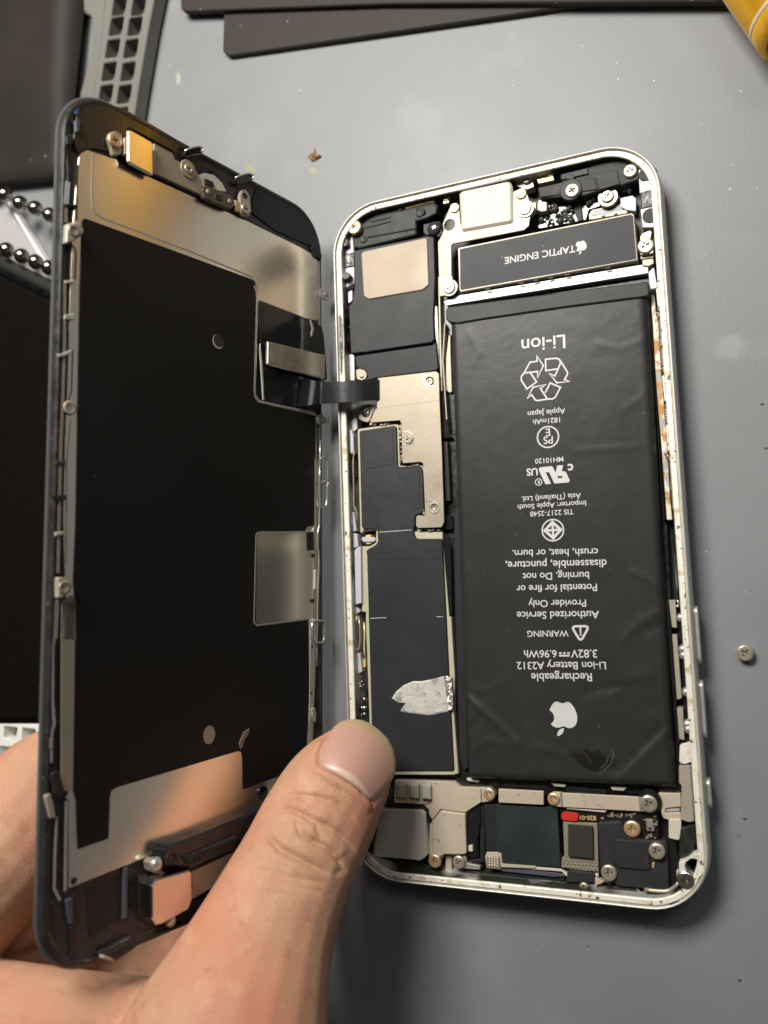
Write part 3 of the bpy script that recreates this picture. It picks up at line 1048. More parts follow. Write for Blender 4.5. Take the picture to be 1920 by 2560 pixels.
# channel lining along the left rim
pp('side_block', 'c1', [(200, 870), (232, 865), (238, 1060), (205, 1070)], 2.5, 4.8, LILAC, 0.2)
pp('side_block', 'c1', [(115, 1040), (150, 1000), (240, 985), (245, 1065), (125, 1085)], 2.5, 4.7, LILAC, 0.2)
pp('side_block', 'c1', [(125, 1210), (245, 1190), (248, 1350), (150, 1400)], 2.5, 4.8, LILAC, 0.3)
pp('black_sealant', 'c1', [(95, 1000), (115, 950), (150, 922), (185, 935), (190, 985), (120, 1015)], 3.0, 6.0, SLUDGE, 0.3)
pp('black_sealant', 'c1', [(115, 1085), (245, 1068), (248, 1185), (125, 1210)], 2.6, 5.1, SLUDGE, 0.2)
pp('black_sealant', 'c1', [(60, 1225), (100, 1245), (150, 1245), (190, 1245), (208, 1275), (190, 1305), (160, 1315), (110, 1285)], 4.0, 6.5, SLUDGE, 0.4)
pp('black_sealant', 'c3', [(78, 660), (100, 640), (118, 700), (130, 1000), (125, 1330), (105, 1390), (90, 1100)], 6.4, 6.66, SLUDGE, 0.3, 0.05)
pp('side_block', 'c3', [(190, 380), (240, 350), (240, 480), (192, 520)], 2.5, 5.0, LILAC, 0.4)
pp('side_block', 'c3', [(120, 1130), (262, 1110), (270, 1430), (125, 1430)], 2.0, 4.4, INSIDE, 0.4)
pp('side_block', 'c4', [(125, 490), (275, 490), (280, 760), (240, 790), (190, 780)], 2.0, 4.2, INSIDE, 0.4)

# ---------------------------------------------------------------- circuit board and its shields
pp('board_frame', 'c4', [(285, 775), (300, 762), (690, 705), (735, 712), (752, 1168), (772, 1172), (1000, 1165), (1022, 1250), (1028, 1700), (925, 1712), (905, 1850), (912, 1905), (1222, 1900), (1228, 2212), (360, 2212), (365, 2090), (420, 2060), (485, 2020), (488, 1890), (480, 1880), (345, 1885), (328, 1920), (312, 1900), (282, 800)], 1.6, 4.55, BOARD, 0.15)
pp('board_frame', 'c5', [(185, 265), (262, 262), (310, 240), (610, 150), (815, 155), (870, 800), (885, 810), (912, 1260), (905, 1530), (940, 2010), (900, 2020), (262, 2020), (255, 1560), (228, 810), (230, 770), (200, 765)], 1.6, 4.5, BOARD, 0.15)
pp('shield_film', 'c4', [(300, 800), (310, 782), (680, 726), (712, 738), (726, 1165), (740, 1180), (985, 1178), (1008, 1260), (1018, 1650), (985, 1700), (922, 1722), (912, 1850), (905, 1905), (925, 1965), (960, 1978), (1215, 1975), (1228, 2212), (395, 2212), (375, 2110), (420, 2085), (480, 2045), (505, 2010), (500, 1890), (470, 1872), (345, 1872), (325, 1840)], 4.5, 4.95, FILM, 0.3, 0.18)
pp('shield_film', 'c5', [(235, 300), (245, 285), (310, 250), (400, 235), (812, 215), (818, 235), (865, 1200), (905, 1975), (895, 1990), (285, 1990), (270, 1560), (252, 900)], 4.45, 4.90, FILM, 0.3, 0.18)
pp('film_step', 'c4', [(330, 820), (665, 768), (672, 790), (680, 1140), (640, 1165), (390, 1200), (360, 1190)], 4.93, 5.02, FILM, 0.4, 0.06)
pp('film_step', 'c4', [(745, 1205), (960, 1195), (975, 1620), (930, 1660), (890, 1560), (860, 1400), (745, 1300)], 4.93, 5.05, FILM, 0.7, 0.1)
for x0, y0, x1, y1 in ((265, 817, 388, 811), (330, 155, 580, 137), (770, 803, 822, 806)):
    pp('printed_line', 'c5', [(x0, y0 - 2), (x1, y1 - 2), (x1, y1 + 2), (x0, y0 + 2)], 4.85, 4.985, INK, 0, 0)
# the torn strip of foil
fp = PHONE.poly('c5', [(428, 1432), (460, 1380), (520, 1330), (592, 1300), (660, 1300), (760, 1280), (830, 1260), (845, 1380), (862, 1532), (780, 1550), (705, 1562), (600, 1548), (492, 1532), (510, 1500), (535, 1472), (480, 1465)], 5.0)


def crumple(name, pts, z0, amp, sc, m, parent):
    pts = ccw(pts)
    c = (sum(p[0] for p in pts) / len(pts), sum(p[1] for p in pts) / len(pts))
    dense = []
    for a, b in zip(pts, pts[1:] + pts[:1]):
        for k in range(5):
            t = k / 5
            dense.append((a[0] + (b[0] - a[0]) * t, a[1] + (b[1] - a[1]) * t))
    n, K = len(dense), 12
    V, F = [], []
    for k in range(K + 1):
        t = k / K
        for x, y in dense:
            xx, yy = c[0] + (x - c[0]) * t, c[1] + (y - c[1]) * t
            zz = z0 + amp * (0.5 + noise.noise(Vector((xx * sc, yy * sc, 2.0)))) + amp * 0.5 * abs(noise.noise(Vector((xx * sc * 2.3, yy * sc * 2.3, 5.0))))
            V.append((xx, yy, zz if k < K else z0 - 0.05))
    for k in range(K):
        for i in range(n):
            j = (i + 1) % n
            F.append((k * n + i, k * n + j, (k + 1) * n + j, (k + 1) * n + i))
    return link_mesh(name, V, F, m, parent)


crumple('torn_foil', fp, 5.02, 0.13, 0.35, WHITEP, PB)
crumple('torn_foil_edge', PHONE.poly('c5', [(836, 1262), (888, 1262), (892, 1330), (905, 1420), (900, 1525), (866, 1530)], 5.0), 5.0, 0.5, 1.6, MIRROR, PB)
pp('loose_cover', 'c5', [(812, 170), (845, 165), (880, 260), (895, 790), (868, 800), (850, 700)], 1.6, 4.3, GLOSS, 0.3)
pp('black_rail', 'c5', [(905, 0), (950, 0), (985, 800), (1015, 1960), (985, 1990), (950, 1900), (915, 800)], 1.4, 4.0, BLACKP, 0.2)
pp('black_rail', 'c3', [(1205, 540), (1250, 545), (1262, 820), (1300, 1330), (1330, 1890), (1290, 1890), (1275, 1330), (1215, 830)], 1.4, 4.6, GLOSS, 0.1)
pp('flex_strip', 'c3', [(1258, 200), (1275, 200), (1290, 900), (1308, 1550), (1292, 1552), (1270, 900)], 1.4, 4.7, BOARD, 0.05, 0.04)
pp('flex_strip', 'c3', [(1330, 750), (1342, 750), (1318, 1200), (1365, 1890), (1352, 1890), (1305, 1200)], 1.4, 4.8, BOARD, 0.05, 0.04)
pp('well_liner', 'c3', [(1380, 900), (1402, 870), (1405, 1100), (1422, 1560), (1395, 1575), (1345, 1540), (1350, 1150)], 1.4, 4.0, STEEL2, 0.2)
pp('black_tape', 'c4', [(1195, 350), (1265, 340), (1300, 820), (1330, 860), (1215, 870)], 1.6, 4.5, GLOSS, 0.2)
pp('board_flex', 'c4', [(1225, 900), (1280, 900), (1310, 1560), (1250, 1560)], 1.6, 4.4, BLACKP, 0.2)
pp('board_flex', 'c4', [(1250, 1720), (1330, 1718), (1345, 1870), (1250, 1880)], 1.6, 4.4, GLOSS, 0.3)

pp('connector_bracket', 'c4', [(492, 225), (512, 198), (1150, 124), (1182, 150), (1190, 450), (1215, 1000), (1240, 1790), (1212, 1850), (950, 1860), (928, 1832), (930, 1735), (950, 1716), (1022, 1722), (1030, 1690), (1012, 1300), (1005, 1140), (975, 1128), (790, 1142), (778, 1130), (765, 700), (750, 668), (432, 692), (420, 680), (470, 560), (497, 530)], 5.35, 5.6, STEEL, 0.25, 0.07, [(1075, 238, 0.95), (1128, 1635, 0.75)])
pp('bracket_crease', 'c4', [(470, 548), (560, 520), (1185, 440), (1186, 447), (560, 528), (475, 556)], 5.58, 5.635, STEEL, 0, 0.02)
c4 = lambda x, y, z=5.6: PHONE.one('c4', x, y, z).xy
prism('bracket_boss', PHONE.poly('c4', [(1000, 150), (1030, 150), (1040, 250), (1090, 280), (1160, 275), (1150, 292), (1075, 298), (1015, 265)], 5.68), 5.58, 5.68, MIRROR, PB, 0.04)
ps('c4', 1076, 238, 0.8, 5.45, SCREW, 0.4)
prism('bracket_boss', PHONE.poly('c4', [(782, 788), (840, 785), (895, 815), (912, 870), (895, 925), (845, 945), (785, 950), (786, 938), (840, 930), (885, 905), (898, 868), (882, 825), (838, 800), (783, 800)], 5.7), 5.58, 5.7, MIRROR, PB, 0.04)
ps('c4', 842, 872, 1.0, 6.0, SCREW, 0.2)
prism('bracket_boss', PHONE.poly('c4', [(1028, 1548), (1110, 1545), (1175, 1575), (1195, 1635), (1170, 1690), (1110, 1705), (1110, 1690), (1160, 1670), (1178, 1630), (1160, 1585), (1110, 1560), (1028, 1560)], 5.7), 5.58, 5.7, MIRROR, PB, 0.04)
lathe('bracket_eyelet', (*c4(1130, 1635), 5.55), [(1.15, 0), (1.1, 0.12), (0.8, 0.12), (0.75, -0.2)], STEEL2, PB)
pp('ground_tab', 'c4', [(300, 655), (288, 560), (325, 500), (400, 485), (475, 498), (478, 520), (405, 690), (350, 680)], 4.9, 5.25, STEEL, 0.5, 0.08, [(375, 582, 0.95)])
lathe('tab_stud', (*c4(390, 585, 5.0), 4.4), [(0.62, 0), (0.62, 0.5), (0.45, 0.75), (0.15, 0.82)], MIRROR, PB)
pp('ground_tab', 'c4', [(262, 110), (300, 95), (365, 112), (385, 160), (375, 205), (330, 225), (275, 215)], 4.9, 5.2, STEEL, 0.5, 0.08)
lathe('tab_stud', (*c4(330, 180, 5.2), 5.1), [(0.4, 0), (0.4, 0.25), (0.2, 0.4)], MIRROR, PB)
pp('gold_pad', 'c4', [(412, 695), (440, 692), (442, 718), (414, 722)], 4.4, 4.75, GOLDINK, 0.05)
pp('gold_pad', 'c4', [(945, 1872), (970, 1870), (972, 1898), (947, 1900)], 4.3, 4.6, GOLDINK, 0.2)
comps = []
rg = random.Random(11)
for (x0, y0, x1, y1, n) in ((470, 690, 760, 715, 10), (752, 700, 775, 1150, 22), (800, 1138, 990, 1165, 9), (980, 1870, 1200, 1890, 9), (1010, 1650, 1030, 1720, 4)):
    for k in range(n):
        x, y = rg.uniform(x0, x1), rg.uniform(y0, y1)
        c = PHONE.one('c4', x, y, 4.6)
        w, h = rg.uniform(0.12, 0.32), rg.uniform(0.1, 0.22)
        comps.append(prism_data([(c.x - w, c.y - h), (c.x + w, c.y - h), (c.x + w, c.y + h), (c.x - w, c.y + h)], 4.0, 4.75 + rg.uniform(0, 0.2), 0.04))
o = merged('soldered_components', comps, SCREW, PB)
o['kind'] = 'stuff'
pp('board_edge', 'c4', [(430, 690), (752, 668), (770, 690), (790, 1165), (1000, 1140), (1015, 1170), (775, 1190), (745, 710), (430, 722)], 2.0, 4.4, PCB, 0.1)
pp('board_edge', 'c4', [(915, 1865), (1240, 1850), (1240, 1900), (915, 1910)], 2.0, 4.35, PCB, 0.1)
pp('gold_coil', 'c4', [(370, 1935), (430, 1930), (432, 2035), (375, 2040)], 2.0, 4.6, GOLDINK, 0.2)
pp('white_coil', 'c4', [(320, 1975), (345, 1955), (470, 1960), (485, 1985), (470, 2010), (345, 2015)], 3.0, 4.9, LILAC, 0.4)

# left-hand channel: clips and contact springs between the board and the rim
for pts, z, m in (([(190, 775), (215, 768), (235, 830), (240, 1020), (205, 1030), (192, 1020)], 5.2, LILAC),
                  ([(190, 1105), (235, 1105), (242, 1285), (192, 1290)], 4.6, STEEL),
                  ([(180, 1420), (236, 1420), (244, 1575), (190, 1580)], 4.6, STEEL),
                  ([(215, 1670), (248, 1690), (270, 1890), (222, 1900)], 5.0, LILAC),
                  ([(218, 1910), (280, 1925), (292, 2060), (235, 2085), (220, 2060)], 5.0, LILAC),
                  ([(190, 1310), (230, 1310), (232, 1390), (190, 1390)], 3.6, GREY)):
    pp('channel_block', 'c4', pts, 2.0, z, m, 0.15)
for pts, z, m in (([(140, 300), (158, 275), (190, 262), (196, 700), (150, 712)], 5.2, LILAC),
                  ([(140, 725), (170, 740), (185, 765), (150, 790)], 4.8, LILAC),
                  ([(140, 890), (160, 888), (162, 980), (142, 985)], 4.6, STEEL),
                  ([(150, 1090), (185, 1080), (200, 1225), (160, 1250)], 4.8, LILAC),
                  ([(205, 1140), (225, 1120), (228, 1190), (208, 1200)], 4.0, GOLDINK),
                  ([(185, 150), (222, 150), (250, 262), (196, 260)], 3.2, PCB)):
    pp('channel_block', 'c5', pts, 2.0, z, m, 0.15)


def wire(name, crop, pts, z, r, m, n=8):
    P = [PHONE.one(crop, x, y, z) for x, y in pts]
    # round the bends
    q = [P[0]]
    for a, b, c in zip(P, P[1:], P[2:]):
        for t in (0.25, 0.5, 0.75):
            q.append(a.lerp(b, 0.5).lerp(b, t).lerp(b.lerp(b.lerp(c, 0.5), t), t))
    q.append(P[-1])
    return merged(name, [tube_data(q, r, n)], m, PB, True)


wire('contact_spring', 'c4', [(205, 1030), (240, 1045), (255, 1000), (240, 1060), (232, 1110), (245, 1580), (238, 1610), (275, 1680), (285, 1800)], 4.9, 0.16, SCREW)
wire('contact_spring', 'c5', [(165, 795), (150, 850), (150, 1030), (170, 1070), (185, 1030), (185, 900), (175, 800)], 4.8, 0.2, SCREW)
wire('contact_spring', 'c5', [(215, 850), (222, 950), (215, 1050), (225, 1110)], 4.4, 0.2, GOLDINK)
rg = random.Random(5)
bl = []
for k in range(16):
    x, y = rg.uniform(160, 215), rg.uniform(1260, 1590)
    c = PHONE.one('c5', x, y, 4.5)
    s_ = rg.uniform(0.3, 0.6)
    bl.append(lathe_data((c.x, c.y, 3.4), [(s_, 0), (s_, 0.6), (s_ * 0.6, 1.0), (s_ * 0.2, 1.15)], 9))
merged('solder_blobs', bl, mat('molten_solder', (0.62, 0.62, 0.60), 0.12, 1.0), PB, True)

# ---------------------------------------------------------------- bottom modules
pp('lower_floor_plate', 'c8', [(385, 178), (925, 198), (985, 245), (1250, 250), (1300, 310), (1260, 380), (1165, 385), (1030, 480), (1032, 840), (960, 862), (830, 850), (800, 905), (740, 970), (690, 905), (700, 580), (640, 395), (375, 385)], 1.6, 4.1, STEELB, 0.4)
pp('camera_bracket', 'c8', [(390, 180), (710, 190), (712, 205), (712, 360), (700, 385), (660, 400), (380, 385)], 4.0, 4.35, STEELB, 0.2, 0.06)
pp('camera_bracket', 'c8', [(716, 192), (925, 200), (975, 246), (1160, 254), (1164, 380), (1018, 474), (800, 442), (722, 540), (690, 480), (715, 380)], 4.0, 4.5, STEELB, 0.25, 0.08)
pp('bracket_ear', 'c8', [(1184, 256), (1235, 248), (1285, 280), (1290, 330), (1260, 372), (1186, 382)], 4.3, 4.9, STEELB, 0.5, 0.1)
ps('c8', 1235, 312, 1.15, 5.2, GOLD, 0.7)
pp('camera_bracket', 'c8', [(722, 560), (802, 462), (1020, 486), (1032, 838), (1010, 852), (830, 850), (790, 880), (722, 868)], 3.9, 4.7, STEELB, 0.25, 0.14)
for x0, x1, y in ((400, 486, 215), (512, 600, 218), (622, 708, 226)):
    pp('foam_pad', 'c8', [(x0, y), (x1, y + 4), (x1 + 2, y + 135), (x0 + 2, y + 128)], 4.2, 5.3, GREY, 0.15, 0.2)
pp('camera_can', 'c8', [(250, 440), (630, 452), (662, 480), (682, 850), (655, 885), (600, 915), (585, 905), (210, 872), (190, 840)], 1.8, 5.2, mat('can_steel', (0.60, 0.56, 0.50), 0.36, 0.45, 0.12, 0.1, 0.06), 0.35, 0.15)
pp('can_trim', 'c8', [(300, 395), (640, 402), (690, 450), (720, 550), (690, 575), (665, 470), (630, 440), (300, 425)], 1.8, 4.5, GLOSS, 0.2)
ps('c8', 742, 915, 1.3, 4.9, GOLD, 0.2)
ps('c8', 958, 925, 1.25, 4.6, SCREW, 0.6)
pp('screw_tab', 'c8', [(950, 870), (1030, 860), (1035, 930), (1150, 955), (1160, 990), (1060, 985), (990, 975)], 2.2, 3.9, MIRROR, 0.3)
pp('screw_tab', 'c8', [(845, 860), (895, 862), (900, 1000), (905, 1060), (885, 1050), (880, 1020), (840, 990)], 1.6, 3.2, STEELB, 0.2)
pp('cable_bundle', 'c8', [(1040, 480), (1110, 420), (1160, 400), (1165, 560), (1130, 700), (1140, 880), (1060, 890), (1035, 800)], 1.6, 4.0, GLOSS, 0.3, 0.3)
pp('cable_bundle', 'c8', [(1150, 400), (1190, 398), (1205, 600), (1195, 930), (1080, 935), (1050, 900), (1150, 890)], 1.6, 3.6, BLACKP, 0.3, 0.3)
pp('white_stop', 'c8', [(1048, 775), (1085, 768), (1090, 830), (1050, 825)], 3.8, 4.6, CREAM, 0.2)
pp('board_frame', 'c8', [(1200, 870), (1215, 830), (1345, 830), (1360, 930), (1659, 948), (1659, 980), (1350, 970), (1210, 960)], 1.6, 4.0, BOARD, 0.2)
pp('gold_pads_block', 'c8', [(1215, 865), (1330, 872), (1338, 990), (1210, 975)], 3.8, 4.3, SCREW, 0.15)
pad = []
for i in range(4):
    for j in range(4):
        c = PHONE.one('c8', 1240 + i * 24, 882 + j * 22 + i * 2, 4.35)
        pad.append(lathe_data((c.x, c.y, 4.2), [(0.2, 0), (0.2, 0.2), (0.1, 0.28)], 8))
merged('gold_dots', pad, STEELB, PB, True)
pp('black_sealant', 'c8', [(150, 830), (230, 880), (590, 915), (700, 960), (860, 1000), (880, 1060), (700, 1050), (400, 1030), (230, 960)], 1.3, 3.3, SLUDGE, 0.4)
pp('stained_gutter', 'c8', [(880, 1040), (1000, 1010), (1659, 1080), (1659, 1150), (900, 1085)], 1.3, 3.6, GREENF, 0.2)
pp('stained_gutter', 'c9', [(0, 850), (480, 890), (720, 930), (1230, 960), (1280, 940), (1270, 985), (1180, 1000), (0, 905)], 1.3, 3.7, GREENF, 0.2)
pp('rear_flex', 'c8', [(1190, 400), (1659, 400), (1659, 950), (1365, 930), (1350, 825), (1210, 820)], 1.6, 4.2, BLACKP, 0.2)
pp('rear_flex', 'c9', [(0, 325), (440, 342), (462, 768), (42, 738), (38, 665), (0, 655)], 1.6, 4.25, mat('green_black_film', (0.020, 0.026, 0.028), 0.33, 0, 0.12, 0.3, 0.12, 0.12, 0.3), 0.25, 0.15)
pp('beige_frame', 'c9', [(478, 442), (725, 450), (735, 800), (640, 795), (500, 775), (465, 770), (470, 700), (488, 692)], 1.6, 3.9, mat('dull_beige', (0.22, 0.19, 0.145), 0.55, 0.1, 0.4, 0.12), 0.2)
pp('foam_pad', 'c9', [(515, 465), (690, 478), (694, 708), (515, 690)], 3.6, 4.6, mat('black_foam', (0.022, 0.020, 0.017), 0.85, 0, 1.5, 0.3, 0, 0.3, 4), 0.1, 0.1)
dots = []
for i in range(9):
    for j in range(3):
        c = PHONE.one('c9', 500 + i * 26 + (j % 2) * 12, 715 + j * 24 + i * 2, 3.95)
        dots.append(lathe_data((c.x, c.y, 3.88), [(0.24, 0), (0.2, 0.1), (0.08, 0.14)], 8))
merged('embossed_dots', dots, mat('dull_beige', (0.22, 0.19, 0.145), 0.55), PB, True)
pp('cream_strip', 'c9', [(30, 742), (460, 778), (500, 805), (730, 812), (735, 835), (500, 832), (470, 800), (30, 765)], 1.6, 3.8, CREAM, 0.1)
pp('blue_strip', 'c9', [(30, 762), (500, 815), (495, 835), (420, 838), (20, 795)], 1.6, 3.5, BLUEISH, 0.2)
pp('gutter_cable', 'c9', [(0, 800), (420, 845), (500, 835), (500, 880), (440, 890), (0, 840)], 1.6, 3.3, GLOSS, 0.3, 0.3)
pp('gutter_clip', 'c9', [(505, 800), (530, 785), (715, 812), (718, 880), (500, 880)], 2.0, 3.9, BLACKP2, 0.3, 0.2)
pp('copper_shim', 'c9', [(600, 905), (660, 915), (655, 935), (600, 930)], 3.4, 3.9, GOLD, 0.2)
ps('c9', 628, 915, 0.9, 4.3, SCREW, 0.2)
pp('metal_pin', 'c9', [(708, 840), (775, 870), (745, 890), (722, 892), (718, 925), (705, 925)], 3.0, 4.3, STEELB, 0.1)
pp('port_plate', 'c9', [(18, 208), (340, 225), (340, 322), (18, 305)], 4.2, 4.9, STEELB, 0.1, 0.08)
pp('flex_bridge', 'c9', [(495, 205), (520, 190), (795, 215), (795, 250), (500, 245)], 2.0, 4.4, GLOSS, 0.3, 0.2)
pp('adhesive_bead', 'c9', [(380, 160), (430, 165), (500, 175), (495, 195), (420, 190)], 3.6, 4.3, CREAM, 0.4)
pp('adhesive_bead', 'c9', [(815, 190), (940, 195), (910, 222), (830, 215)], 3.6, 4.3, CREAM, 0.4)
pp('adhesive_bead', 'c8', [(1030, 165), (1080, 155), (1150, 180), (1140, 205), (1040, 190)], 3.4, 4.0, CREAM, 0.4)
pp('small_board', 'c9', [(455, 345), (800, 350), (1040, 250), (1150, 260), (1165, 560), (1040, 575), (900, 440), (720, 445), (460, 435)], 1.8, 4.1, PCB, 0.3, 0.1)
pp('strap_bracket', 'c9', [(366, 272), (382, 240), (412, 228), (462, 230), (480, 236), (1020, 264), (1085, 262), (1130, 280), (1140, 320), (1120, 358), (1080, 370), (1028, 368), (480, 338), (420, 332), (378, 312)], 4.5, 4.95, STEELB, 0.3, 0.08)
pp('strap_rib', 'c9', [(455, 230), (470, 230), (478, 338), (462, 338)], 4.9, 5.1, MIRROR, 0.05, 0.06)
pp('strap_rib', 'c9', [(1018, 266), (1034, 266), (1042, 368), (1026, 368)], 4.9, 5.1, MIRROR, 0.05, 0.06)
ps('c9', 410, 282, 1.15, 5.3, GOLD, 0.7)
prism('screw_collar', circ(PHONE.one('c9', 1095, 298, 5.2).xy, 2.05), 4.2, 4.92, GLOSS, PB, 0.15)
ps('c9', 1090, 316, 1.5, 5.6, SCREW, 0.5)
pp('strap_tail', 'c9', [(500, 342), (795, 360), (780, 378), (505, 352)], 4.2, 4.6, CREAM, 0.1)
pp('red_dot', 'c9', [(468, 385), (490, 368), (570, 378), (590, 388), (585, 435), (560, 440), (480, 432), (468, 415)], 4.1, 4.22, RED, 0.4, 0.08)
zb = lambda x, y: 4.13
a, b = PHONE.one('c9', 600, 412, 4.1), PHONE.one('c9', 716, 416, 4.1)
bt = [text_line('820-01', a.xy, b.xy, zb, 0.02), flat_poly([PHONE.poly('c9', [(745, 414), (768, 408), (768, 424)], 4.1)], zb)]
merged('printed_lettering', bt, GOLDINK, PB)
comps = []
for x0, y0, x1, y1, n in ((800, 378, 1000, 408, 30), (1060, 420, 1150, 440, 8), (1060, 530, 1140, 560, 12), (1130, 430, 1155, 500, 5)):
    for k in range(n):
        x, y = rg.uniform(x0, x1), rg.uniform(y0, y1)
        c = PHONE.one('c9', x, y, 4.2)
        w, h = rg.uniform(0.08, 0.2), rg.uniform(0.08, 0.16)
        comps.append(prism_data([(c.x - w, c.y - h), (c.x + w, c.y - h), (c.x + w, c.y + h), (c.x - w, c.y + h)], 4.0, 4.25 + rg.uniform(0, 0.1), 0.03))
o = merged('soldered_components', comps, SCREW, PB)
o['kind'] = 'stuff'
pp('sensor_can', 'c9', [(1070, 422), (1122, 428), (1132, 512), (1078, 508)], 4.0, 4.6, SCREW, 0.1)
pp('sensor_port', 'c9', [(1090, 482), (1112, 482), (1113, 500), (1091, 500)], 4.58, 4.62, HOLE, 0.1, 0)
pp('gold_pad', 'c9', [(1124, 396), (1142, 396), (1142, 410), (1124, 410)], 4.0, 4.2, GOLDINK, 0)
pp('earphone_module', 'c9', [(722, 448), (900, 440), (925, 520), (1010, 560), (1060, 575), (1225, 582), (1240, 925), (1220, 935), (870, 905), (745, 770), (735, 600)], 1.6, 4.9, BLACKP2, 0.6, 0.25)
pp('screw_well', 'c9', [(905, 440), (1035, 438), (1042, 560), (1010, 565), (930, 520)], 1.6, 4.2, BLACKP, 0.4, 0.15)
pp('earphone_cover', 'c9', [(832, 590), (850, 568), (1078, 585), (1100, 610), (1100, 780), (1085, 792), (880, 772), (832, 740)], 4.8, 5.3, BLACKP2, 0.4, 0.18)
ps('c9', 972, 496, 1.45, 5.3, GOLD, 0.1)
ps('c9', 1150, 656, 1.4, 6.0, SCREW, 0.4, 1.2)
ps('c9', 806, 810, 1.4, 5.5, SCREW, 0.2)
pp('gold_pad', 'c9', [(1118, 735), (1135, 732), (1130, 775), (1115, 770)], 4.85, 5.0, GOLDINK, 0.05)
wire('antenna_wire', 'c9', [(1060, 925), (1130, 935), (1230, 942), (1290, 900), (1310, 870)], 5.0, 0.35, SCREW)
pp('black_sealant', 'c9', [(830, 900), (1010, 920), (1060, 960), (900, 960), (840, 940)], 1.5, 4.2, SLUDGE, 0.3)
pp('black_rail', 'c9', [(1225, 560), (1290, 580), (1310, 800), (1300, 870), (1245, 930)], 1.6, 3.9, GLOSS, 0.3)
pp('side_bracket', 'c9', [(1160, 235), (1320, 240), (1322, 335), (1215, 345), (1205, 380), (1320, 375), (1330, 430), (1235, 430), (1200, 420), (1185, 390), (1170, 300)], 2.0, 4.3, STEELB, 0.25)
pp('slot_step', 'c9', [(1208, 348), (1315, 340), (1316, 368), (1205, 374)], 3.6, 3.95, GREY, 0.05)
pp('side_bracket', 'c9', [(1235, 425), (1325, 425), (1325, 560), (1300, 575), (1235, 560)], 2.0, 4.6, CREAM, 0.3)
pp('black_sealant', 'c9', [(1310, 560), (1320, 490), (1380, 470), (1435, 455), (1440, 560), (1420, 660), (1330, 720), (1305, 700)], 2.0, 5.0, SLUDGE, 0.5, 0.3)
pp('corner_plate', 'c9', [(1308, 735), (1370, 715), (1410, 675), (1450, 672), (1470, 700), (1478, 800), (1440, 870), (1395, 840), (1310, 830)], 2.0, 6.7, LEDGE, 0.3, 0.1, [(1416, 770, 1.45)])
ps('c9', 1356, 862, 1.5, 6.9, mat('dark_screw', (0.30, 0.28, 0.24), 0.3, 0.9), 0.1)
pp('white_pin', 'c9', [(1290, 795), (1305, 795), (1308, 850), (1292, 850)], 3.0, 5.0, CREAM, 0.1)
pp('rust_patch', 'c9', [(1440, 680), (1478, 678), (1480, 720), (1470, 780), (1450, 870), (1430, 870), (1465, 790)], 6.3, 6.62, RUST, 0.3, 0.05)
pp('black_sealant', 'c9', [(1240, 1030), (1330, 1005), (1400, 960), (1450, 890), (1470, 850), (1465, 900), (1420, 970), (1340, 1025), (1245, 1048)], 6.3, 6.64, SLUDGE, 0.2, 0.04)

# ---------------------------------------------------------------- right-hand channel
pp('rusted_strip', 'r1', [(165, 60), (200, 60), (216, 250), (245, 400), (268, 800), (292, 1100), (315, 1400), (335, 1700), (352, 2000), (372, 2212), (322, 2212), (300, 1900), (270, 1500), (246, 1250), (226, 1000), (206, 700), (192, 400), (176, 200)], 1.6, 3.9, RUST, 0.2)
pp('well_edge', 'r1', [(148, 160), (158, 160), (200, 700), (238, 1300), (262, 1700), (308, 2212), (288, 2212), (240, 1500), (205, 900), (165, 400)], 1.6, 4.3, GLOSS, 0.05, 0.06)
for pts, z, m in (([(215, 20), (262, 20), (268, 245), (236, 245)], 5.2, LEDGE), ([(275, 885), (308, 868), (332, 1112), (300, 1118)], 5.2, LEDGE),
                  ([(312, 1335), (352, 1325), (362, 1575), (330, 1578)], 5.2, LEDGE), ([(246, 355), (276, 355), (302, 790), (272, 790)], 4.6, mat('olive_bar', (0.16, 0.15, 0.11), 0.5)),
                  ([(342, 1665), (370, 1670), (402, 2130), (372, 2115)], 4.6, mat('olive_bar', (0.16, 0.15, 0.11), 0.5)), ([(160, 0), (215, 0), (216, 40), (165, 60)], 5.0, LILAC)):
    pp('channel_block', 'r1', pts, 2.0, z, m, 0.15)
for pts in ([(220, 245), (262, 250), (262, 285), (240, 290)], [(262, 820), (300, 840), (300, 860), (268, 890)], [(292, 1110), (335, 1140), (330, 1160), (310, 1150)], [(322, 1570), (360, 1590), (362, 1620), (335, 1600)], [(250, 515), (275, 530), (270, 600), (258, 600)]):
    pp('black_sealant', 'r1', pts, 2.0, 5.1, SLUDGE, 0.2)
beads = []
for pts in ([(272, 562), (273, 580), (274, 598)], [(320, 1160 + 0), (325, 1180), (312, 1205), (316, 1230), (318, 1255), (320, 1280), (326, 1305)], [(318, 1600), (330, 1625), (350, 1640), (355, 1655)], [(372, 1880), (374, 1905), (376, 1930)], [(240, 310), (250, 330)], [(292, 815), (296, 835)]):
    for x, y in pts:
        c = PHONE.one('r1', x, y, 5.0)
        beads.append(lathe_data((c.x, c.y, 4.4), [(0.45, 0), (0.42, 0.4), (0.3, 0.7), (0.1, 0.85)], 9))
merged('solder_blobs', beads, SCREW, PB, True)
for pts in ([(325, 0), (375, 0), (386, 205), (350, 200)], [(350, 250), (386, 252), (422, 715), (385, 728)], [(385, 785), (430, 785), (440, 1022), (402, 1012)]):
    pp('button_flex', 'c10', pts, 2.0, 5.3, STEEL2, 0.15)
pp('channel_lining', 'c10', [(300, 0), (325, 0), (345, 240), (385, 780), (405, 1040), (385, 1040), (340, 500)], 1.6, 4.4, GLOSS, 0.1)
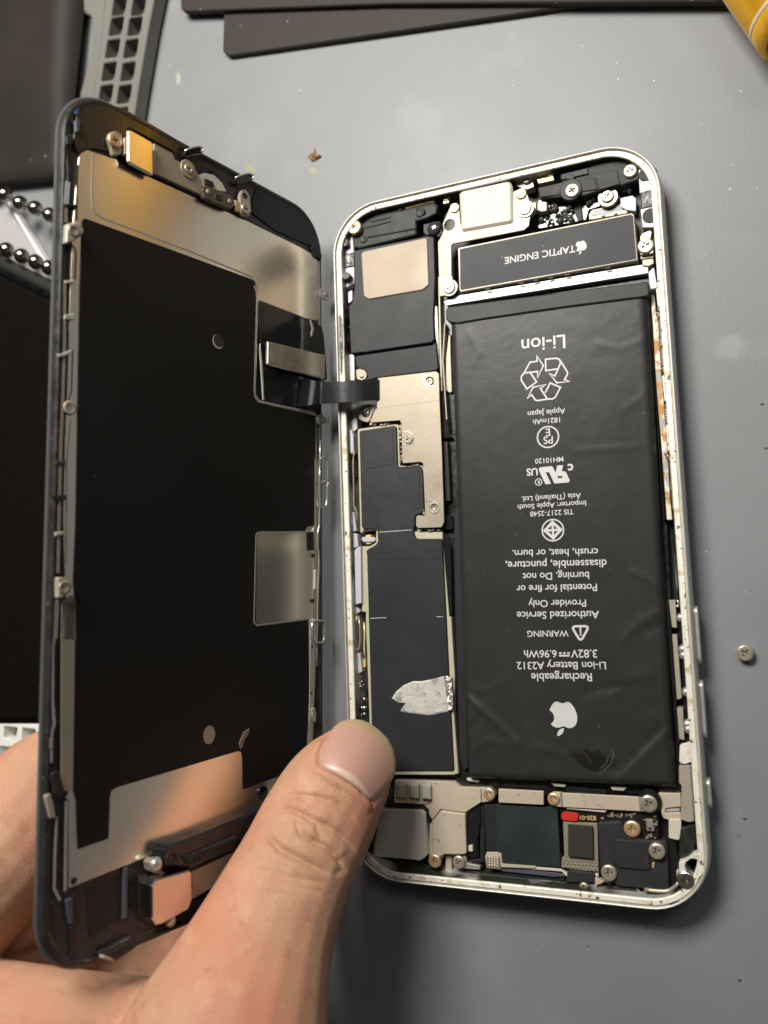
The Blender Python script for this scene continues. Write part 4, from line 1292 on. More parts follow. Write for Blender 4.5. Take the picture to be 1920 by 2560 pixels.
pp('channel_lining', 'c10', [(376, 0), (410, 20), (430, 300), (470, 760), (490, 1010), (440, 1040), (425, 700), (388, 240)], 1.6, 4.2, PCB, 0.1)
for x, y in ((415, 130), (430, 360), (436, 405), (455, 672), (465, 905), (470, 940)):
    lathe('button_dome', (*PHONE.one('c10', x, y, 5.0).xy, 4.2), [(0.85, 0), (0.85, 0.5), (0.6, 0.95), (0.2, 1.1)], MIRROR, PB)
wire('spring_wire', 'c10', [(385, 0), (400, 20), (395, 55), (380, 40)], 5.2, 0.18, MIRROR)
pp('switch_plate', 'c10', [(405, 1060), (440, 1045), (505, 1030), (520, 1170), (440, 1198), (402, 1180)], 2.4, 5.2, LEDGE, 0.3)
pp('switch_plate', 'c10', [(400, 1210), (475, 1200), (505, 1215), (530, 1612), (470, 1618), (412, 1598), (418, 1350), (400, 1330)], 2.4, 5.1, STEEL2, 0.2)
pp('switch_rib', 'c10', [(478, 1205), (492, 1205), (515, 1610), (500, 1612)], 5.0, 5.35, MIRROR, 0.05)
pp('black_sealant', 'c10', [(500, 1205), (525, 1230), (545, 1400), (560, 1560), (548, 1640), (530, 1620), (515, 1300)], 2.0, 5.6, SLUDGE, 0.2)
for x, y in ((545, 1440), (555, 1580), (552, 1690), (548, 1780)):
    pp('adhesive_bead', 'c10', [(x - 18, y - 25), (x + 14, y - 30), (x + 18, y + 25), (x - 14, y + 30)], 5.4, 6.3, LEDGE, 0.4, 0.2)

# ================================================================== the lifted display
DB = thing('display_assembly', 'black display panel held upright on its edge, inner steel plate and dark film facing right', 'display', DISP)


def dp(name, crop, pts, h0, h1, m, r=0.15, bev=0.08, holes=(), parent=None):
    hs = [circ(DISP.one(crop, hx, hy, h1).xy, hr) for hx, hy, hr in holes]
    return prism(name, DISP.poly(crop, pts, h1), h0, h1, m, parent or DB, bev, hs, r)


DW, DH, DR = 63.4, 138.4, 9.5
GLASSE = mat('glass_edge', (0.075, 0.08, 0.078), 0.25, 0, 0.3, 0.2)
DFRAME = mat('display_frame', (0.020, 0.018, 0.017), 0.38, 0, 0.5, 0.4, 0.15, 0.15, 1.5)
speckle(DFRAME, (0.11, 0.10, 0.085), 1.2, 0.66, 0.72, 0.02)
V, F = rings_data([(rrect(DW, DH, DR, 12, i), h) for i, h in ((1.0, -0.55), (0.35, -0.52), (0.05, -0.38), (0.0, -0.2), (0.05, -0.02), (0.3, 0.12), (0.5, 0.12))], True, True)
link_mesh('glass_panel', V, F, GLASSE, DB)
V, F = rings_data([(rrect(DW, DH, DR, 12, i), h) for i, h in ((0.5, 0.1), (0.62, 0.75), (0.85, 0.95), (1.25, 0.95), (1.45, 0.7), (2.0, 0.45))], False, True)
link_mesh('frame', V, F, DFRAME, DB)

PLATE = mat('backlight_plate', (0.88, 0.82, 0.70), 0.26, 1.0, 0.10, 0.02, 0.02, 0.02, 0.6)
plate = [(197, 392), (204, 381), (217.4, 374.5), (292, 398.6), (296, 408), (312, 412), (318, 420), (381.4, 446), (615.2, 551), (755, 620), (788, 640), (795, 655), (800.5, 798), (792.9, 801.3), (766.4, 796.4),
         (647, 750.6), (643.5, 854), (640, 985), (648, 999), (790.5, 1033), (793, 1100), (793, 1142), (797, 1150), (798, 1317), (795, 1462), (790, 1642.5), (784.4, 1801.6), (778, 1975), (369.8, 2141.8), (170.8, 2221.3),
         (171, 2001), (163, 1994), (163, 1560), (164, 1478), (157, 1300), (163, 1107), (170, 903), (176, 700), (181, 570)]
prism('backlight_plate', DISP.poly('src', plate, 0.8), 0.3, 0.8, PLATE, DB, 0.06, (), 0.25)
FILMD = mat('backing_film', (0.007, 0.006, 0.005), 0.55, 0, 0.035, 0.25, 0.12, spec=0.25)
speckle(FILMD, (0.07, 0.062, 0.052), 1.1, 0.735, 0.76, 0.03)
film = [(205, 552), (212, 545), (625, 696), (636, 702), (640, 715), (640, 857), (633.5, 977), (636, 995), (645, 1006), (789, 1039), (789.5, 1143), (786, 1317), (770, 1320), (764, 1328), (650, 1328), (643, 1336), (640, 1556), (646, 1565), (772, 1548.5), (773, 1715), (770, 1823),
        (764, 1916), (608, 1974), (606.6, 1894), (604, 1880), (595, 1878), (292, 1969), (279, 1977), (275.5, 1995), (272, 2097), (194.4, 2123.7), (190, 1999), (183, 1975), (184, 1900), (189.5, 1520), (183, 1453), (189, 1310), (199, 720)]
prism('backing_film', DISP.poly('src', film, 0.92), 0.75, 0.92, FILMD, DB, 0.04, (), 0.3)
# pressed lines of the plate
def dline(name, crop, pts, h, w, m):
    q = [tuple(DISP.one(crop, x, y, h).xy) for x, y in pts]
    q = fillet(q + [], 0) if len(q) < 3 else q
    V, F = stroke(q, w, lambda x, y: h, False)
    V2 = V + [(x, y, h - 0.06) for x, y, z in V]
    n = len(V) // 2
    k = 2 * n
    for i in range(n - 1):
        F.append((i, i + 1, k + i + 1, k + i))
        F.append((n + i, n + i + 1, k + n + i + 1, k + n + i))
    return link_mesh(name, V2, F, m, DB)


dline('pressed_line', 'd2', [(318, 378), (312, 560), (316, 660), (330, 690), (365, 715), (800, 880), (1140, 1020), (1165, 1060), (1168, 1140)], 0.86, 0.3, STEEL2)
dline('film_rim', 'd4', [(148, 60), (172, 120), (178, 205), (165, 640), (152, 1150), (160, 1210), (200, 1258), (500, 1320), (780, 1378)], 1.0, 0.35, MIRROR)
dline('film_rim', 'd5', [(522, 130), (520, 595), (470, 605), (452, 640), (125, 640), (112, 660), (98, 1260), (115, 1282), (480, 1236)], 0.97, 0.3, STEEL2)
# slots and rails of the left border
dline('slot', 'k1', [(1112, 60), (1100, 330), (1095, 940)], 0.83, 0.35, HOLE)
dline('slot', 'k1', [(1195, 70), (1185, 330), (1180, 920)], 0.83, 0.28, HOLE)
dline('slot', 'k1', [(1080, 1300), (1062, 1850)], 0.83, 0.35, HOLE)
dline('slot', 'k1', [(1090, 1300), (1150, 1350), (1170, 1420), (1150, 1850)], 0.83, 0.28, HOLE)
dline('slot', 'd6', [(270, 30), (265, 420), (255, 700), (238, 1000), (232, 1500), (224, 2180)], 0.83, 0.5, HOLE)
dline('slot', 'd6', [(300, 430), (292, 680), (275, 740)], 0.83, 0.2, HOLE)
dline('slot', 'd6', [(285, 860), (262, 1120), (258, 1740)], 0.83, 0.2, mat('dull_line', (0.2, 0.18, 0.15), 0.5, 0.5))
dline('slot', 'd7', [(200, 60), (190, 210), (172, 270), (170, 560), (185, 640), (190, 690), (172, 730), (170, 930)], 0.83, 0.5, HOLE)
dline('rail', 'k1', [(1045, 330), (1020, 680)], 1.0, 0.8, LILAC)
dline('rail', 'k1', [(1020, 720), (1015, 960)], 1.0, 0.5, STEEL)
dline('rail', 'd6', [(252, 0), (250, 400), (240, 720), (228, 1000), (216, 1500), (210, 1800)], 1.0, 0.45, STEEL)
dline('rail', 'd6', [(205, 1960), (195, 2200)], 0.95, 0.5, INSIDE)
dline('rail', 'd7', [(180, 10), (172, 180), (160, 260), (158, 560), (165, 640), (168, 690), (155, 730), (150, 900)], 0.95, 0.42, INSIDE)
dline('rail', 'd7', [(150, 760), (150, 820)], 1.0, 0.5, MIRROR)
dline('rail', 'd7', [(182, 1200), (172, 1400), (168, 1600), (200, 1660)], 0.95, 0.35, INSIDE)
dline('rail', 'd7', [(235, 1110), (228, 1610)], 0.95, 0.4, INSIDE)
for pts, m in (([(988, 690), (1040, 668), (1185, 680), (1190, 740), (1170, 740), (1150, 715), (1060, 712), (1000, 720)], BLACKP),
               ([(1005, 1850), (1150, 1840), (1140, 1890), (1000, 1900)], GREY)):
    dp('border_clip', 'k1', pts, 0.8, 1.15, m)
for pts, m in (([(250, 215), (312, 205), (308, 245), (250, 240)], GREY), ([(205, 455), (240, 450), (290, 428), (302, 440), (260, 465), (215, 475)], GREY),
               ([(200, 1115), (255, 1105), (258, 1130), (205, 1135)], DFRAME), ([(170, 1325), (262, 1320), (262, 1350), (200, 1362)], BLACKP), ([(190, 1550), (245, 1545), (240, 1565), (195, 1575)], GREY)):
    dp('border_clip', 'd6', pts, 0.8, 1.2, m, 0.1)
# screw ears of the left border
dp('screw_ear', 'k1', [(1030, 985), (1060, 970), (1180, 950), (1235, 985), (1295, 1060), (1290, 1120), (1240, 1170), (1090, 1270), (1015, 1280)], 0.8, 1.9, STEEL2, 0.4, 0.2)
lathe('screw_eyelet', (*DISP.one('k1', 1135, 1085, 1.9).xy, 1.85), [(1.0, 0), (0.95, 0.15), (0.55, 0.18), (0.45, -0.1)], SCREW, DB)
lathe('screw_eyelet', (*DISP.one('d6', 282, 785, 1.0).xy, 0.9), [(1.15, 0), (1.1, 0.2), (0.8, 0.25), (0.5, 0.1), (0.3, 0.1)], STEEL2, DB)
dp('screw_ear', 'd6', [(208, 1825), (240, 1825), (285, 1855), (298, 1885), (285, 1915), (235, 1955), (208, 1955)], 0.8, 1.8, STEEL2, 0.3, 0.2)
lathe('screw_eyelet', (*DISP.one('d6', 248, 1888, 1.8).xy, 1.75), [(1.0, 0), (0.95, 0.15), (0.55, 0.18), (0.45, -0.1)], SCREW, DB)
for crop, x, y in (('d6', 270, 1990), ('d7', 242, 20), ('d7', 238, 370), ('d7', 233, 718), ('d7', 226, 1068), ('d7', 276, 1554)):
    prism('plate_hole', circ(DISP.one(crop, x, y, 0.83).xy, 0.55, 18), 0.7, 0.83, HOLE, DB, 0)
dp('left_strip', 'd6', [(238, 1960), (300, 1935), (318, 1970), (318, 2212), (228, 2212)], 0.78, 0.95, STEEL, 0.2, 0.04)
dp('left_strip', 'd7', [(208, 0), (286, 0), (272, 1050), (205, 1060)], 0.78, 0.95, STEEL, 0.1, 0.04)
dp('latch', 'd7', [(150, 960), (190, 940), (230, 1060), (205, 1095), (165, 1080)], 0.7, 1.3, DFRAME, 0.4, 0.2)
dp('latch', 'd7', [(115, 1080), (150, 1070), (170, 1130), (180, 1210), (140, 1210)], 0.7, 1.2, STEEL2, 0.4, 0.2)

# top bracket with the button
dp('button_block', 'd2', [(497, 262), (508, 253), (618, 316), (628, 328), (632, 488), (622, 492), (505, 430), (497, 420)], 1.9, 2.4, mat('block_steel', (0.80, 0.73, 0.60), 0.22, 1.0), 0.15, 0.25)
dp('button_block_shade', 'd2', [(502, 272), (510, 265), (614, 326), (624, 338), (626, 480), (510, 424)], 0.8, 1.9, GLOSS, 0.1, 0)  # black block added for the shaded gap under the button block
dp('block_side', 'd2', [(478, 300), (495, 292), (498, 395), (480, 385)], 0.8, 1.8, STEEL2, 0.1)
dp('button_plate', 'd2', [(632, 326), (730, 380), (742, 412), (775, 428), (830, 425), (858, 480), (885, 530), (885, 600), (632, 482)], 0.8, 1.5, STEEL, 0.2, 0.1)
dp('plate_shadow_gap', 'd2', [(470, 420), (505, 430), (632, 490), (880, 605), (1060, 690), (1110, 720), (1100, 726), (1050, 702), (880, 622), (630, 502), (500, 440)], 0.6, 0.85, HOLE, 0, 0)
dp('screw_tab', 'd2', [(395, 300), (405, 272), (435, 262), (465, 280), (475, 320), (462, 350), (470, 365), (460, 385), (420, 395), (410, 350)], 0.8, 1.5, STEEL, 0.4, 0.1)
c = DISP.one('d2', 435, 310, 2.0)
screw((c.x, c.y), 1.25, 1.95, GOLD, DB, 0.3)
c = DISP.one('d2', 815, 460, 1.9)
prism('washer', circ(c.xy, 1.7), 1.4, 1.75, STEEL, DB, 0.1)
screw((c.x, c.y), 0.95, 2.0, SCREW, DB, 0.1)
dp('button_ring', 'd2', [(838, 500), (862, 478), (920, 464), (975, 488), (1018, 538), (1042, 592), (1050, 620), (900, 600), (880, 570)], 0.7, 1.3, GLOSS, 0.4, 0.15)
dp('button_disc', 'd2', [(858, 497), (895, 482), (945, 492), (985, 530), (1012, 582), (890, 560)], 1.2, 1.45, CREAM, 0.3)
dp('button_window', 'd2', [(897, 508), (942, 528), (944, 556), (898, 542)], 1.4, 1.7, HOLE, 0.1)
dp('button_bridge', 'd2', [(882, 565), (900, 542), (925, 552), (1040, 602), (1053, 640), (1035, 668), (1005, 662), (892, 612)], 1.4, 2.2, mat('brown_steel', (0.13, 0.10, 0.075), 0.4, 0.6), 0.4, 0.15)
for x, y in ((914, 580), (1026, 630)):
    lathe('bridge_stud', (*DISP.one('d2', x, y, 2.2).xy, 2.1), [(0.55, 0), (0.5, 0.2), (0.2, 0.3)], STEEL, DB)
dp('button_window', 'd2', [(952, 590), (988, 600), (985, 630), (950, 615)], 2.1, 2.3, HOLE, 0.1)
dp('gold_strip', 'd2', [(1053, 620), (1076, 630), (1078, 688), (1058, 678)], 0.9, 1.6, GOLD, 0.05)
dp('screw_tab', 'd2', [(1078, 600), (1088, 570), (1110, 566), (1130, 600), (1138, 680), (1130, 708), (1095, 708), (1080, 690)], 0.9, 1.6, STEEL2, 0.5, 0.12)
c = DISP.one('d2', 1110, 668, 2.1)
screw((c.x, c.y), 1.1, 2.2, SCREW, DB, 0.4)
prism('tab_hole', circ(DISP.one('d2', 1105, 600, 1.65).xy, 0.6), 1.5, 1.64, HOLE, DB, 0)


def dwire(name, crop, pts, h, r, m, closed=False):
    P = [DISP.one(crop, x, y, hh) for (x, y), hh in zip(pts, h)]
    if closed:
        P.append(P[0])
    q = [P[0]]
    for a, b, c in zip(P, P[1:], P[2:]):
        for t in (0.25, 0.5, 0.75):
            q.append(a.lerp(b, 0.5).lerp(b, t).lerp(b.lerp(b.lerp(c, 0.5), t), t))
    q.append(P[-1])
    return merged(name, [tube_data(q, r, 8)], m, DB, True)


for x, y in ((840, 366), (1102, 506)):
    dp('edge_clip', 'd2', [(x - 50, y + 5), (x - 15, y - 16), (x + 30, y - 22), (x + 50, y - 5), (x + 40, y + 18), (x, y + 25), (x - 40, y + 35)], 0.6, 1.9, GLOSS, 0.5, 0.2)
    dwire('clip_wire', 'd2', [(x - 48, y + 2), (x - 10, y - 18), (x + 30, y - 24), (x + 50, y - 8), (x + 40, y + 8)], [2.1] * 5, 0.16, MIRROR)
dp('top_recess', 'd2', [(1140, 690), (1160, 560), (1250, 585), (1390, 670), (1470, 800), (1485, 880), (1260, 780)], 0.4, 0.75, BLACKP, 0.6, 0.1)
dp('top_cover', 'd2', [(215, 300), (240, 130), (330, 100), (480, 150), (640, 240), (790, 330), (740, 375), (630, 310), (500, 245), (480, 300), (390, 290), (395, 370), (330, 355), (270, 360), (230, 380)], 0.4, 0.85, mat('amber_reflection_film', (0.030, 0.018, 0.008), 0.22, 0, 0.15, 0.3, 0.08), 0.6, 0.08)  # brown tint painted in for a warm reflection on the black frame
dp('blue_sticker', 'd2', [(222, 150), (246, 140), (243, 172), (224, 180)], 0.8, 0.95, mat('blue_tape', (0.02, 0.10, 0.22), 0.4), 0.1)
dp('border_clip', 'd2', [(225, 208), (250, 206), (248, 268), (228, 270)], 0.8, 1.4, BLUEISH, 0.1)
dp('border_clip', 'd2', [(180, 290), (215, 280), (212, 330), (182, 335)], 0.8, 1.5, BLACKP2, 0.1)
dp('corner_clip', 'd2', [(1455, 870), (1470, 840), (1490, 850), (1492, 890), (1505, 905), (1503, 930), (1475, 915)], 0.6, 1.4, BLACKP, 0.2)

# flex cable and its connector
FLEX = mat('flex_cable', (0.020, 0.020, 0.021), 0.36, 0, 0.3, 0.2, 0.06)
dp('flex_cable', 'd4', [(196, 216), (690, 402), (735, 418), (800, 450), (848, 480), (870, 560), (890, 780), (906, 1028), (850, 1055), (800, 1255), (730, 1290), (600, 1312), (250, 1246), (212, 640)], 0.5, 1.15, GLOSS, 0.2, 0.12)
dp('flex_fold', 'd4', [(215, 650), (240, 900), (255, 1240), (240, 1240), (205, 700)], 1.1, 1.35, GREY, 0.05)
CB = dp('connector_bar', 'd4', [(290, 634), (884, 780), (888, 1018), (870, 1028), (298, 880), (285, 870)], 1.9, 2.4, mat('connector_steel', (0.60, 0.54, 0.44), 0.36, 0.9, 0.4, 0.1, 0.1, 0.08, 1.4), 0.15, 0.2)
dp('connector_shade', 'd4', [(298, 645), (878, 790), (882, 1010), (868, 1020), (300, 872), (292, 865)], 1.1, 1.9, GLOSS, 0.1, 0)  # black filler added to give the bar a shaded underside
dp('flex_tear', 'd4', [(725, 410), (745, 420), (770, 510), (745, 590), (735, 560), (748, 500)], 1.1, 1.3, GREY, 0.1)
secs = []
for xt, yt, xb, yb, hz, on in ((640, 1020, 600, 1308, 1.5, 1), (720, 1035, 690, 1302, 2.2, 1), (790, 1050, 765, 1290, 3.2, 1),
                               (850, 1052, 840, 1285, 8.6, 0), (930, 1054, 925, 1278, 9.6, 0), (1040, 1053, 1038, 1270, 9.9, 0), (1150, 1047, 1150, 1262, 9.4, 0),
                               (1260, 1040, 1262, 1256, 8.3, 0), (1350, 1035, 1352, 1250, 7.0, 0), (1418, 1032, 1420, 1248, 5.9, 0), (1470, 1032, 1472, 1248, 5.3, 0)):
    if on:
        secs.append((DISP.one('d4', xt, yt, hz), DISP.one('d4', xb, yb, hz)))
    else:
        a, b = TABLE.one('d4', xt, yt, hz), TABLE.one('d4', xb, yb, hz)
        secs.append((DISP.ri @ (a - DISP.o), DISP.ri @ (b - DISP.o)))
dense = []
for i in range(len(secs) - 1):
    p0, p1, p2, p3 = secs[max(i - 1, 0)], secs[i], secs[i + 1], secs[min(i + 2, len(secs) - 1)]
    for k in range(10):
        t = k / 10
        cr = lambda a, b, c, d: (b * 2 + (c - a) * t + (a * 2 - b * 5 + c * 4 - d) * t * t + (b * 3 - a - c * 3 + d) * t ** 3) / 2
        dense.append((cr(p0[0], p1[0], p2[0], p3[0]), cr(p0[1], p1[1], p2[1], p3[1])))
dense.append(secs[-1])
V, F = [], []
for i, (a, b) in enumerate(dense):
    d = (dense[min(i + 1, len(dense) - 1)][0] - dense[max(i - 1, 0)][0])
    nrm = d.cross(b - a).normalized() * 0.09
    V += [tuple(a + nrm), tuple(b + nrm), tuple(b - nrm), tuple(a - nrm)]
for i in range(len(dense) - 1):
    for k in range(4):
        j = (k + 1) % 4
        F.append((i * 4 + k, i * 4 + j, i * 4 + 4 + j, i * 4 + 4 + k))
F.append((0, 1, 2, 3))
F.append(tuple(len(V) - 4 + k for k in range(4)))
rb = link_mesh('ribbon_cable', V, F, mat('ribbon', (0.020, 0.021, 0.024), 0.30, 0.25, 0.3, 0.15, 0.05), DB)
for p in rb.data.polygons:
    p.use_smooth = False

# right-hand edge: clear tabs, loops
for crop, x, y in (('d4', 892, 148), ('d4', 868, 1455)):
    c = DISP.one(crop, x, y, 1.6)
    prism('clear_tab', circ(c.xy, 1.9, 24, 1.3), 1.0, 1.6, CLEAR, DB, 0.2, [circ(c.xy, 0.55, 14)])
    lathe('tab_stud', (c.x, c.y, 1.2), [(0.55, 0), (0.5, 0.4), (0.2, 0.5)], STEEL2, DB)
WIRE = mat('clear_loop', (0.50, 0.48, 0.44), 0.22, 0.7)
dwire('edge_loop', 'd5', [(552, 130), (575, 116), (602, 125), (604, 200), (603, 280), (612, 293), (602, 310), (602, 400), (596, 465), (570, 472), (552, 460), (550, 300)], [2.0] * 12, 0.22, WIRE, True)
dp('loop_bridge', 'd5', [(550, 280), (600, 282), (600, 305), (550, 308)], 1.8, 2.2, WIRE, 0.05)
dwire('edge_loop', 'd5', [(500, 1250), (570, 1248), (587, 1270), (583, 1385), (565, 1405), (500, 1400), (498, 1320)], [1.9] * 7, 0.24, WIRE, True)
dwire('edge_rail', 'd5', [(555, 0), (552, 110), (550, 480), (548, 600), (535, 640), (535, 740), (545, 770), (545, 900), (538, 1020), (536, 1250), (530, 1560)], [1.5] * 11, 0.16, MIRROR)
dp('edge_recess', 'd5', [(463, 640), (512, 630), (512, 760), (468, 765)], 0.7, 0.96, GLOSS, 0.1)
for x, y in ((507, 800), (502, 1113)):
    prism('plate_hole', circ(DISP.one('d5', x, y, 0.97).xy, 0.55, 16, 0.4), 0.8, 0.97, HOLE, DB, 0)
dp('white_slot', 'd5', [(518, 900), (530, 895), (530, 1030), (515, 1032)], 0.8, 1.0, CREAM, 0.1)
dp('edge_strip', 'd5', [(488, 1240), (520, 1235), (515, 1700), (508, 1940), (480, 1945), (484, 1500)], 0.8, 1.0, GREY, 0.1)
for x, y in ((500, 1428), (494, 1748)):
    dp('plate_hole', 'd5', [(x - 5, y - 12), (x + 4, y - 8), (x + 4, y + 10), (x - 5, y + 12)], 0.9, 1.02, HOLE, 0, 0)
dp('edge_latch', 'd5', [(500, 1860), (520, 1850), (530, 1890), (525, 1960), (505, 1910)], 0.8, 1.6, STEEL2, 0.2)
# holes and a tear in the film
prism('film_hole', circ(DISP.one('src', 545, 854, 0.94).xy, 1.35, 24, 1.35), 0.85, 0.94, GREY, DB, 0)  # grey disc left showing past the dark one as a painted crescent highlight
prism('film_hole_edge', circ(DISP.one('src', 547, 852, 0.95).xy, 1.22, 24, 1.2), 0.85, 0.95, mat('hole_floor', (0.022, 0.020, 0.018), 0.4), DB, 0)
prism('film_hole', circ(DISP.one('d8', 1004, 103, 0.94).xy, 1.35, 24, 1.6), 0.85, 0.94, STEEL, DB, 0)
dp('torn_film', 'd8', [(1210, 165), (1245, 82), (1285, 55), (1280, 90), (1248, 140), (1236, 180), (1222, 205)], 0.9, 1.05, mat('brown_tear', (0.20, 0.15, 0.12), 0.5, 0.2), 0.1, 0.04)
# bottom: earpiece, bracket, frame windows
EAR = dp('earpiece_bar', 'd8', [(690, 900), (715, 868), (880, 815), (1100, 722), (1330, 630), (1560, 540), (1600, 680), (1330, 790), (1200, 850), (1190, 895), (1000, 975), (880, 1035), (862, 1018), (700, 1010), (682, 960)], 0.8, 3.4, GLOSS, 0.4, 0.3)
dp('earpiece_rib', 'd8', [(820, 935), (880, 930), (1190, 800), (1200, 835), (900, 965), (885, 1000), (865, 1000)], 3.3, 4.0, BLACKP, 0.2, 0.2)
dp('earpiece_vent', 'd8', [(895, 955), (915, 945), (918, 985), (900, 992)], 3.3, 3.5, HOLE, 0.1)
dp('earpiece_vent', 'd8', [(925, 945), (940, 938), (942, 968), (928, 975)], 3.3, 3.5, HOLE, 0.1)
lathe('earpiece_boss', (*DISP.one('d8', 742, 960, 3.5).xy, 3.3), [(1.2, 0), (1.1, 0.25), (0.6, 0.3), (0.5, 0.0)], BLACKP, DB)
dp('camera_bracket', 'd8', [(608, 1150), (640, 1102), (868, 1038), (884, 1050), (888, 1240), (862, 1310), (680, 1412), (640, 1420), (608, 1370)], 0.8, 4.0, mat('bracket_bright', (0.70, 0.62, 0.55), 0.2, 1.0), 0.1, 0.22)
dp('bracket_plate', 'd8', [(884, 1046), (1180, 915), (1400, 820), (1300, 1000), (1060, 1140), (960, 1200), (888, 1242)], 0.8, 2.6, STEEL, 0.2, 0.12)
dp('bracket_hook', 'd8', [(590, 985), (615, 958), (665, 955), (690, 1000), (672, 1040), (735, 1075), (740, 1100), (715, 1105), (640, 1060), (600, 1045)], 0.8, 2.4, STEEL, 0.3, 0.15)
c = DISP.one('d8', 648, 1000, 3.2)
lathe('ball_stud', (c.x, c.y, 2.2), [(0.9, 0), (1.15, 0.5), (1.05, 0.95), (0.7, 1.25), (0.2, 1.38)], MIRROR, DB)
c = DISP.one('d8', 750, 1392, 2.4)
lathe('ball_stud', (c.x, c.y, 1.4), [(0.8, 0), (1.0, 0.5), (0.85, 0.95), (0.5, 1.2), (0.2, 1.3)], MIRROR, DB)
dp('frame_window', 'l1', [(728, 430), (1000, 285), (1012, 660), (735, 800)], 0.46, 0.55, HOLE, 0.1, 0)
dp('frame_rib', 'l1', [(1030, 240), (1062, 222), (1055, 640), (1022, 660)], 0.5, 1.0, BLUEISH, 0.1)
dp('frame_rib', 'l1', [(550, 500), (605, 480), (605, 690), (580, 700)], 0.5, 1.1, BLUEISH, 0.2)
dp('frame_rib', 'l1', [(586, 700), (606, 695), (606, 980), (588, 985)], 0.5, 0.85, BLACKP2, 0.1)
dp('frame_pocket', 'l1', [(1150, 290), (1260, 280), (1250, 640), (1150, 660)], 0.5, 0.95, HOLE, 0.4)
dp('bottom_clip', 'l1', [(800, 945), (1090, 800), (1150, 860), (1120, 900), (960, 1010), (880, 985)], 0.5, 1.5, DFRAME, 0.3, 0.15, )
dp('bottom_clip', 'l1', [(905, 950), (1080, 860), (1110, 880), (940, 975)], 1.4, 1.55, HOLE, 0.1)
dwire('clip_wire', 'l1', [(830, 960), (900, 985), (960, 1010)], [1.7] * 3, 0.25, STEEL2)
dp('bottom_block', 'l1', [(1480, 620), (1560, 520), (1700, 480), (1760, 560), (1560, 690), (1500, 680)], 0.5, 2.2, BLACKP, 0.3)
lathe('plate_eyelet', (*DISP.one('d8', 1378, 500, 1.2).xy, 0.9), [(1.3, 0), (1.25, 0.25), (0.9, 0.3), (0.85, -0.05)], GLOSS, DB)

# ================================================================== the hand
def skin_material():
    m = mat('skin', (0.44, 0.242, 0.152), 0.56, 0, 0.10, 0.16, 0.08, spec=0.22)
    nt = m.node_tree
    b = nt.nodes['Principled BSDF']
    b.inputs['Subsurface Weight'].default_value = 0.14
    b.inputs['Subsurface Radius'].default_value = (1.0, 0.35, 0.18)
    b.inputs['Subsurface Scale'].default_value = 2.2 * S
    speckle(m, (0.46, 0.175, 0.11), 0.07, 0.46, 0.78, 0.02)
    speckle(m, (0.52, 0.31, 0.19), 0.22, 0.55, 0.80, 0.05)
    speckle(m, (0.33, 0.15, 0.085), 0.35, 0.62, 0.85, 0.09)
    t = nt.nodes.new('ShaderNodeTexCoord')
    v = nt.nodes.new('ShaderNodeTexVoronoi')
    v.feature = 'DISTANCE_TO_EDGE'
    v.inputs['Scale'].default_value = 1.7 / S
    n = nt.nodes.new('ShaderNodeTexNoise')
    n.inputs['Scale'].default_value = 0.35 / S
    n.inputs['Detail'].default_value = 5
    mr = nt.nodes.new('ShaderNodeMapRange')
    mr.inputs[1].default_value = 0.0
    mr.inputs[2].default_value = 0.12
    ad = nt.nodes.new('ShaderNodeMath')
    ad.operation = 'MULTIPLY_ADD'
    ad.inputs[1].default_value = 0.45
    bp = nt.nodes.new('ShaderNodeBump')
    bp.inputs['Strength'].default_value = 0.5
    bp.inputs['Distance'].default_value = 0.16 * S
    nt.links.new(t.outputs['Object'], v.inputs['Vector'])
    nt.links.new(t.outputs['Object'], n.inputs['Vector'])
    nt.links.new(v.outputs['Distance'], mr.inputs[0])
    nt.links.new(mr.outputs[0], ad.inputs[0])
    nt.links.new(n.outputs['Fac'], ad.inputs[2])
    nt.links.new(ad.outputs[0], bp.inputs['Height'])
    nt.links.new(bp.outputs[0], b.inputs['Normal'])
    return m


SKIN = skin_material()


